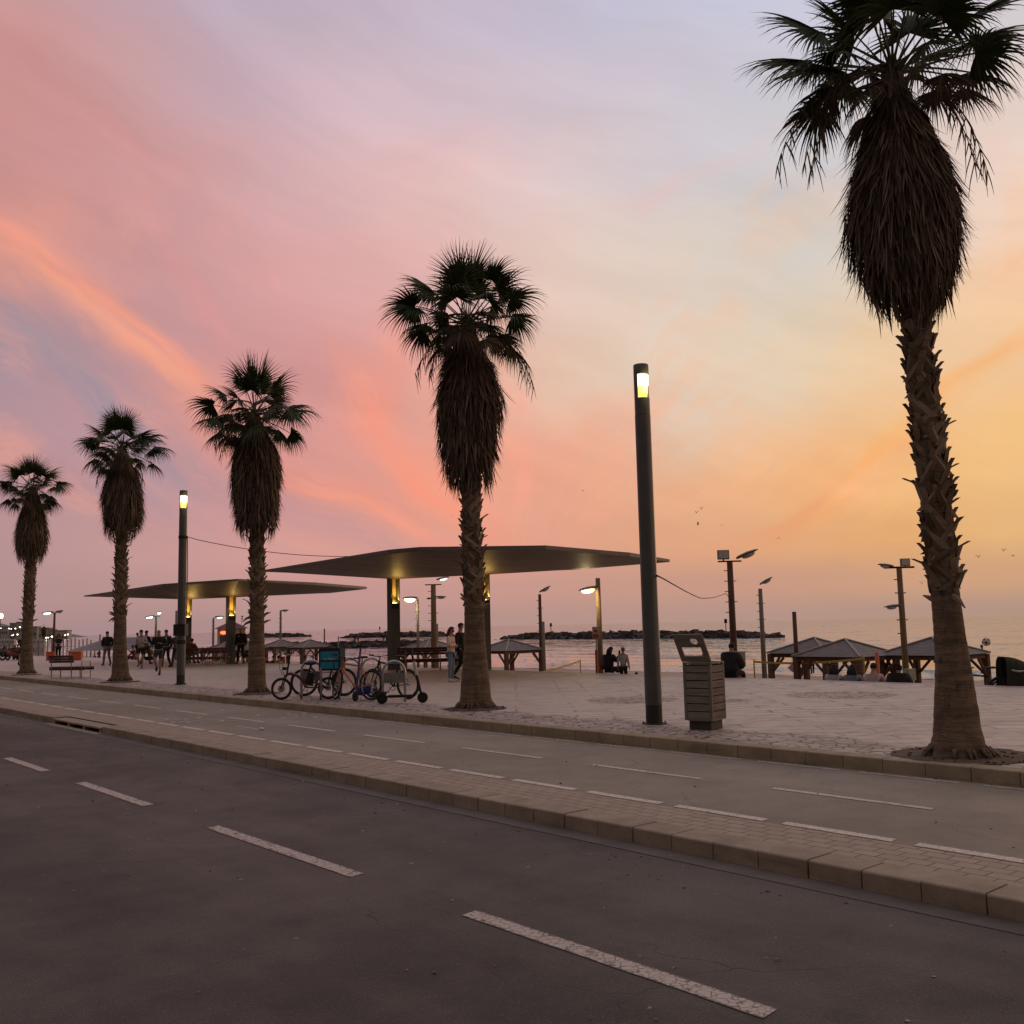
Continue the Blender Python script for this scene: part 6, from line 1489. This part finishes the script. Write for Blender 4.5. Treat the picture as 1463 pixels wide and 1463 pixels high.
# ------------------------------------------------------------------ lifeguard hut
p = atY(331, 905, 96); t = thing('lifeguard_hut', 'cream lifeguard hut on stilts with a red hipped roof and a lit red sign', 'hut', (p.x, p.y, BZ), RA * .35)
cream = M('cream_boards', (.42, .37, .27), .7, var=.1, scale=3, stretch=(8, 8, 1)); w, h0, h1_ = 2.55, 1.2, 3.75
b = MB(); b.box((0, 0, (h0 + h1_) / 2), (w, w, h1_ - h0)); b.build('cabin', cream, t)
b = MB(); e = w / 2 + .32; V = [(-e, -e, h1_), (e, -e, h1_), (e, e, h1_), (-e, e, h1_), (0, 0, h1_ + .75)]; b.add(V, [(0, 1, 4), (1, 2, 4), (2, 3, 4), (3, 0, 4), (3, 2, 1, 0)]); b.build('roof', M('red_roof', (.13, .03, .035), .6), t)
for sx in (-1, 1):
    for sy in (-1, 1): b = MB(); b.box((sx * w * .4, sy * w * .4, h0 / 2), (.2, .2, h0)); b.build('stilt', cream, t)
for x in (-.75, .6): b = MB(); b.box((x, -w / 2 - .02, 2.75), (.62, .04, .75)); wn = b.build('window', M('dark_glass', (.09, .08, .08), .15, bump=0), t); b = MB(); [b.box((x + sx * .34, -w / 2 - .035, 2.75), (.06, .06, .86)) for sx in (-1, 1)]; b.box((x, -w / 2 - .035, 3.15), (.62, .058, .05)); b.box((x, -w / 2 - .035, 2.35), (.62, .058, .05)); b.build('window_frame', M('white_trim', (.5, .48, .46), .6, bump=0), wn)
b = MB(); b.ball((-.72, -w / 2 - .06, 3.38), (.30, .05, .15), 12, 6); b.build('lit_sign', em('lit_red_sign', (1, .12, .05), 3.2), t, smooth=True)
b = MB(); b.box((w / 2 + .45, 0, h0 - .05), (.9, w, .1)); b.tube([(w / 2 + .85, -w / 2, h0), (w / 2 + .85, -w / 2, h0 + .9), (w / 2 + .85, w / 2, h0 + .9), (w / 2 + .85, w / 2, h0)], .03, 5); b.build('balcony', cream, t)
b = MB(); b.tube([(.9, .2, h1_ + .3), (.9, .2, h1_ + 1.15)], .02, 4); b.box((.98, .2, h1_ + 1.15), (.16, .05, .14)); b.box((.98, .2, h1_ + .92), (.16, .05, .10)); b.build('loudspeaker', darkm, t)

# ------------------------------------------------------------------ breakwaters
rock_m = M('wet_dark_rock', (.055, .042, .042), .85, scale=.8, var=.4, bump=.4)
def breakwater(p0, p1, label, hgt, wid, n, sz, seed, markers=()):
    rnd = random.Random(seed); a = Vector((p0[0], p0[1], 0)); c = Vector((p1[0], p1[1], 0)); d = (c - a); L_ = d.length; d.normalize(); nn = Vector((-d.y, d.x, 0)); t = thing('breakwater', label, 'breakwater', (a.x, a.y, SZ), 0, 'rock breakwaters off the beach')
    b = MB(); m = 40; V = []
    for i in range(m + 1):
        f = i / m; e = min(1, f * 9, (1 - f) * 7); e = e ** .6; h_ = hgt * .62 * e; 
        for y, z in ((-wid / 2 * (e * .8 + .2), -.5), (-wid / 5, h_), (wid / 5, h_), (wid / 2 * (e * .8 + .2), -.5)): V.append(d * (L_ * f) + nn * y + Vector((0, 0, z)))
    b.add(V, [(i * 4 + k, i * 4 + k + 1, (i + 1) * 4 + k + 1, (i + 1) * 4 + k) for i in range(m) for k in range(3)])
    for k in range(n):
        f = rnd.random(); e = min(1, f * 9, (1 - f) * 7) ** .6; y = rnd.gauss(0, .3) * wid; z = max(-.2, hgt * .8 * e * (1 - abs(y) / wid * 1.3)) - sz * .3
        s_ = sz * rnd.uniform(.5, 1.25); b.rock(tuple(d * (L_ * f) + nn * y + Vector((0, 0, z))), (s_, s_ * rnd.uniform(.5, 1), s_ * rnd.uniform(.4, .8)), rnd)
    b.build('rocks', rock_m, t)
    for f in markers: b = MB(); q = d * (L_ * f); b.tube([q + Vector((0, 0, hgt * .5)), q + Vector((0, 0, hgt + 1.6))], .1, 5); b.box(q + Vector((0, 0, hgt + 2.1)), (.55, .3, .9)); b.build('marker', darkm, t)
    return t
breakwater((-2, 264), (51, 195), 'long rock breakwater in front of the horizon right of the middle palm', 1.35, 7, 900, .95, 1, (.21, .86))
breakwater((-66, 404), (-24, 366), 'middle distant rock breakwater seen on both sides of the shelter column', 1.6, 9, 500, 1.3, 2, (.3,))
breakwater((-152, 560), (-112, 522), 'farthest rock breakwater right of the third palm', 1.7, 10, 350, 1.6, 3, (.2,))
breakwater((-46, 185), (-17, 189), 'near low rocky groyne behind the bicycles, with people on it', 1.15, 5, 520, .75, 4)

# ------------------------------------------------------------------ far town on the hill
def far(px, py, Y): return atY(px, py, Y)
hill_m = M('far_hill', (.19, .18, .185), .95, scale=.01, var=.3)
def ridge(name, pts, Y, depth, z0):
    b = MB(); V = []
    P = [far(px, py, Y) for px, py in pts]
    for p in P: V += [(p.x, p.y - depth * .5, z0), (p.x, p.y, p.z), (p.x * (Y + depth) / Y, p.y + depth, z0)]
    n = len(P); b.add(V, [(3 * i + k, 3 * i + k + 1, 3 * i + 4 + k, 3 * i + 3 + k) for i in range(n - 1) for k in range(2)]); b.add([V[0], V[1], V[2]], [(0, 1, 2)]); b.add([V[-3], V[-2], V[-1]], [(0, 1, 2)])
    struct(b.build(name, hill_m, smooth=True))
ridge('hill', [(-260, 880), (-120, 878), (-60, 884), (-20, 889), (4, 891), (18, 895), (28, 901), (40, 905), (60, 908)], 1250, 160, -3)
ridge('hill', [(-40, 903), (40, 904), (80, 904.5), (105, 906), (118, 908.5), (128, 910), (150, 911)], 1900, 150, -3)
bw = [M('far_stucco', (.42, .37, .35), .9, var=.1, scale=.05), M('far_stone', (.32, .28, .27), .9, var=.1, scale=.05)]; fwin = M('far_window', (.06, .055, .06), .6, bump=0)
town = [(8, 896, 12, 6, 1150, 'far building low on the hill slope, leftmost of the town'), (24, 891, 13, 10, 1160, 'far pale building on the hillside above the white changing cabins'), (33, 889.5, 12, 14, 1140, 'far pale flat-roofed building touching the leftmost palm trunk'), (51, 896, 9, 10, 1120, 'far pale block just right of the leftmost palm trunk'), (66, 898, 14, 10, 1100, 'far pale block behind the small distant palm'),
        (75, 900, 7, 8, 1080, 'far narrow block left of the white-lit beach lamp'), (90, 901.5, 18, 7, 1060, 'far long pale building right of the white-lit beach lamp'), (-12, 897, 14, 9, 1100, 'far building at the very left picture edge')]
for i, (px, py, wpx, hpx, Y, lb) in enumerate(town):
    p = far(px, py, Y); k = Y / F; wd, hh = wpx * k, hpx * k + 12; t = thing('far_building', lb, 'building', (p.x, p.y, p.z - hh), rad(8), 'town buildings on the far hill'); b = MB(); b.box((0, 0, hh / 2), (wd, 14, hh)); b.build('wall', bw[i % 2], t)
    b = MB(); b.box((0, 0, hh + .5), (wd * 1.06, 15, 1.0)); b.build('roof_slab', bw[1], t)
    for a in range(4): b = MB(); b.box((-wd / 2 + wd * (a + .5) / 4, -7.05, hh * .62), (wd * .13, .1, hh * .16)); b.build('window', fwin, t)
lk = em('far_lamp_glow', (1, .92, .72), 9)
rnd = random.Random(9)
for i, (px, py, s) in enumerate(((1, 897.5, 1.0), (13, 898, .9), (16, 898.5, .8), (22, 898, 1.2), (28.5, 896, 1.5), (25, 906.5, 1.3), (66, 911, 1.3), (69, 911, 1.0), (74, 909.5, 1.7), (82, 909, 1.0), (93, 907.5, 1.2), (97, 906.5, 1.4), (17, 908, .8), (19, 907, .8))):
    p = far(px, py, 1000); t = thing('far_street_lamp', 'far town street lamp shining white on the hill, in a string of small lights', 'street lamp', p, 0, 'tiny street lamps of the far town'); b = MB(); b.ball((0, 0, 0), (s * .5, .5, .38 * s), 8, 5); b.build('glowing_globe', lk, t); b = MB(); b.tube([(0, 0, -.4), (0, 0, -9)], .2, 4); b.build('lamp_pole', darkm, t)
p = far(1, 880, 420); t = thing('floodlight_mast', 'glaring pinkish floodlight on a mast at the left picture edge', 'floodlight', p); b = MB(); b.ball((0, 0, 0), (1.0, .8, 1.1), 10, 7); b.build('floodlight_head', em('flood_glare', (1, .62, .55), 12), t); b = MB(); b.tube([(0, 0, -1), (0, 0, -12)], .15, 5); b.build('mast_pole', darkm, t)
# white changing cabins and posts of the far beach
for i, (px, w_, lb) in enumerate(((3, 7, 'white changing cabin at the left edge behind the parked motorbikes'), (11, 6, 'white changing cabin, second from the left edge'), (18.5, 6, 'white changing cabin just left of the person in black T-shirt'), (52, 8, 'white changing cabin right of the leftmost palm trunk'), (61, 8, 'white changing cabin left of the orange box'))):
    p = far(px, 913, 150); k = 150 / F; t = thing('changing_cabin', lb, 'cabin', (p.x, p.y, BZ), rad(10), 'white changing cabins on the far beach'); hh = p.z - BZ; b = MB(); wd = w_ * k; b.box((0, 0, hh / 2), (wd * .92, .8, hh)); b.build('panel_wall', M('white_panel', (.42, .39, .40), .7, var=.1), t)
    for a in (-.22, .22):
        b = MB(); b.box((a * wd, -.42, hh * .86), (wd * .2, .04, hh * .10)); b.build('vent', fwin, t)
        b = MB(); b.box((a * wd, -.42, hh * .45), (wd * .12, .04, hh * .2)); b.build('door_gap', fwin, t)
t = thing('post_fence', 'row of slim pale posts with a rope along the far beach', 'fence', far(70, 915, 140) * 1); o = t.location.copy(); t.location.z = BZ
b = MB()
for k in range(16):
    px = 46 + k * 5.6; p = far(px, 914, 140) - o; b.tube([(p.x, p.y, 0), (p.x, p.y, o.z - BZ + p.z + .1 * (k % 3))], .09, 5)
a = far(46, 918, 140) - o; c = far(130, 918, 140) - o; b.tube([(a.x, a.y, 1.9), (c.x, c.y, 1.9)], .03, 4); b.build('fence_posts', M('pale_post', (.36, .32, .33), .7, var=.1), t)
# distant palm of the town
pd = palm('palm_tree', Vector((far(62, 912, 300).x, 300, -1.7)), 'small distant palm against the far town, left of the white-lit lamp', 6.0, None, 5, [(0, .4), (.8, .3), (2.0, .25), (6.2, .22)], [(3.2, .3), (3.8, .7), (5.2, .8), (6.2, .3)], (2, 3.2), [f for i, f in enumerate(auto_fr(5)) if i % 2 == 0], group=None, det=.15)
# parked motorbikes on the left
def motorbike(loc, rz, label, col):
    t = thing('motorbike', label, 'motorbike', loc, rz, 'motorbikes parked at the left edge'); R = .3
    for x in (-.62, .62): w = wheel(t, (x, 0, R), R, (0, 1, 0), .06, 10, darkm, .08)
    b = MB(); b.tube([(.62, .0, R), (.42, 0, .85), (.36, 0, 1.02)], [.04, .05, .04], 6); b.build('fork', alu, t)
    b = MB(); b.tube([(.42, 0, .8), (.15, 0, .45), (-.3, 0, .42), (-.62, 0, .36)], [.12, .16, .18, .08], 8); b.tube([(-.1, 0, .62), (-.45, 0, .68), (-.8, 0, .74)], [.12, .15, .08], 8); b.build('fairing', col, t, smooth=True)
    b = MB(); b.ball((-.3, 0, .80), (.36, .13, .07), 10, 6); b.build('saddle', black_m, t, smooth=True)
    b = MB(); b.tube([(.3, -.33, 1.05), (.36, 0, 1.0), (.3, .33, 1.05)], .018, 6); b.ball((.46, 0, .9), (.08, .1, .1), 8, 6); b.build('handlebar', darkm, t)
    b = MB(); b.tube([(-.2, -.16, .3), (-.7, -.17, .36)], [.04, .05], 8); b.build('exhaust', alu, t)
motorbike(at(3, 943.5), rad(150), 'black motorbike parked at the very left edge', black_m)
motorbike(at(15, 943.5), rad(170), 'dark red motorbike parked left of the person in black T-shirt', paint('dull_red_paint', (.16, .03, .02)))
motorbike(at(23, 943), rad(130), 'black motorbike nearest to the person in black T-shirt', darkm)
# birds
brm = M('dark_feathers', (.03, .025, .025), .8, bump=0)
for i, (px, py, Y, s, lb) in enumerate(((995, 732.5, 90, .5, 'left bird of the group of four above the rust-brown beach lamp'), (1002, 727.5, 90, .5, 'highest bird of the group of four above the rust-brown beach lamp'), (997, 750, 90, .55, 'low flat-winged bird of the group of four above the rust-brown beach lamp'), (1032, 751, 90, .5, 'right bird of the group of four above the rust-brown beach lamp'), (1112.5, 768, 85, .55, 'single bird flying above the thin beach lamp'),
        (1398, 796, 80, .55, 'bird right of the nearest palm trunk, left of two others'), (1434, 787, 80, .5, 'highest of three birds right of the nearest palm trunk'), (1447.5, 793.5, 80, .5, 'rightmost of three birds right of the nearest palm trunk'), (1317, 834, 80, .5, 'bird just left of the nearest palm trunk'), (833, 701, 90, .45, 'small bird alone in the sky left of the tall lamp post'), (646, 738, 90, .3, 'tiny bird by the middle palm trunk above the large shelter'))):
    p = atY(px, py, Y); r_ = random.Random(i); t = thing('bird', lb, 'bird', p, r_.random() * 6, 'small dark birds over the beach'); fl = r_.uniform(-.35, .4)
    b = MB(); b.ball((0, 0, 0), (.17 * s, .05 * s, .05 * s), 8, 6); b.ball((.18 * s, 0, .02 * s), (.045 * s, .035 * s, .035 * s), 6, 4); b.tube([(-.14 * s, 0, 0), (-.3 * s, 0, .01)], [.03 * s, .05 * s], 4, flat=.3); b.build('body', brm, t)
    for y in (-1, 1):
        b = MB(); b.tube([(.02 * s, y * .03 * s, .02 * s), (.05 * s, y * .25 * s, (.10 + fl) * s), (-.05 * s, y * .55 * s, (.05 + fl * .6) * s)], [.07 * s, .075 * s, .015 * s], 6, flat=.15, roll=(0, 0, 1)); b.build('wing', brm, t)
# drifting litter and grit on the carriageway
lit = M('pale_grit', (.26, .23, .2), .8, bump=0); rnd = random.Random(77); b = MB()
for k in range(420):
    v = rnd.uniform(1.2, 6.0) if k % 3 else rnd.uniform(5.6, 6.3); u = rnd.uniform(0, 24); s_ = rnd.uniform(.004, .013)
    b.rock((v, u, RZ + s_ * .2), (s_ * rnd.uniform(.8, 1.6), s_, s_ * .3), rnd)
o = b.build('grit', lit, rz=RA); tag(o, kind='stuff', label='small pale stones and crumbs scattered on the dark carriageway', cat='grit')
b = MB()
for k in range(150):
    v = rnd.choice((rnd.uniform(10.42, 10.54), rnd.uniform(10.42, 10.54), rnd.uniform(10.9, 12.2), rnd.uniform(7.5, 10))); u = rnd.uniform(2, 26); s_ = rnd.uniform(.004, .012); z = PZ if v > 10.8 else 0
    b.rock((v, u, z + .004), (s_ * 1.4, s_, s_ * .2), rnd)
o = b.build('dry_leaf_litter', M('brown_litter', (.11, .07, .04), .9, bump=0), rz=RA); tag(o, kind='stuff', label='dry brown leaf scraps along the promenade kerb', cat='litter')
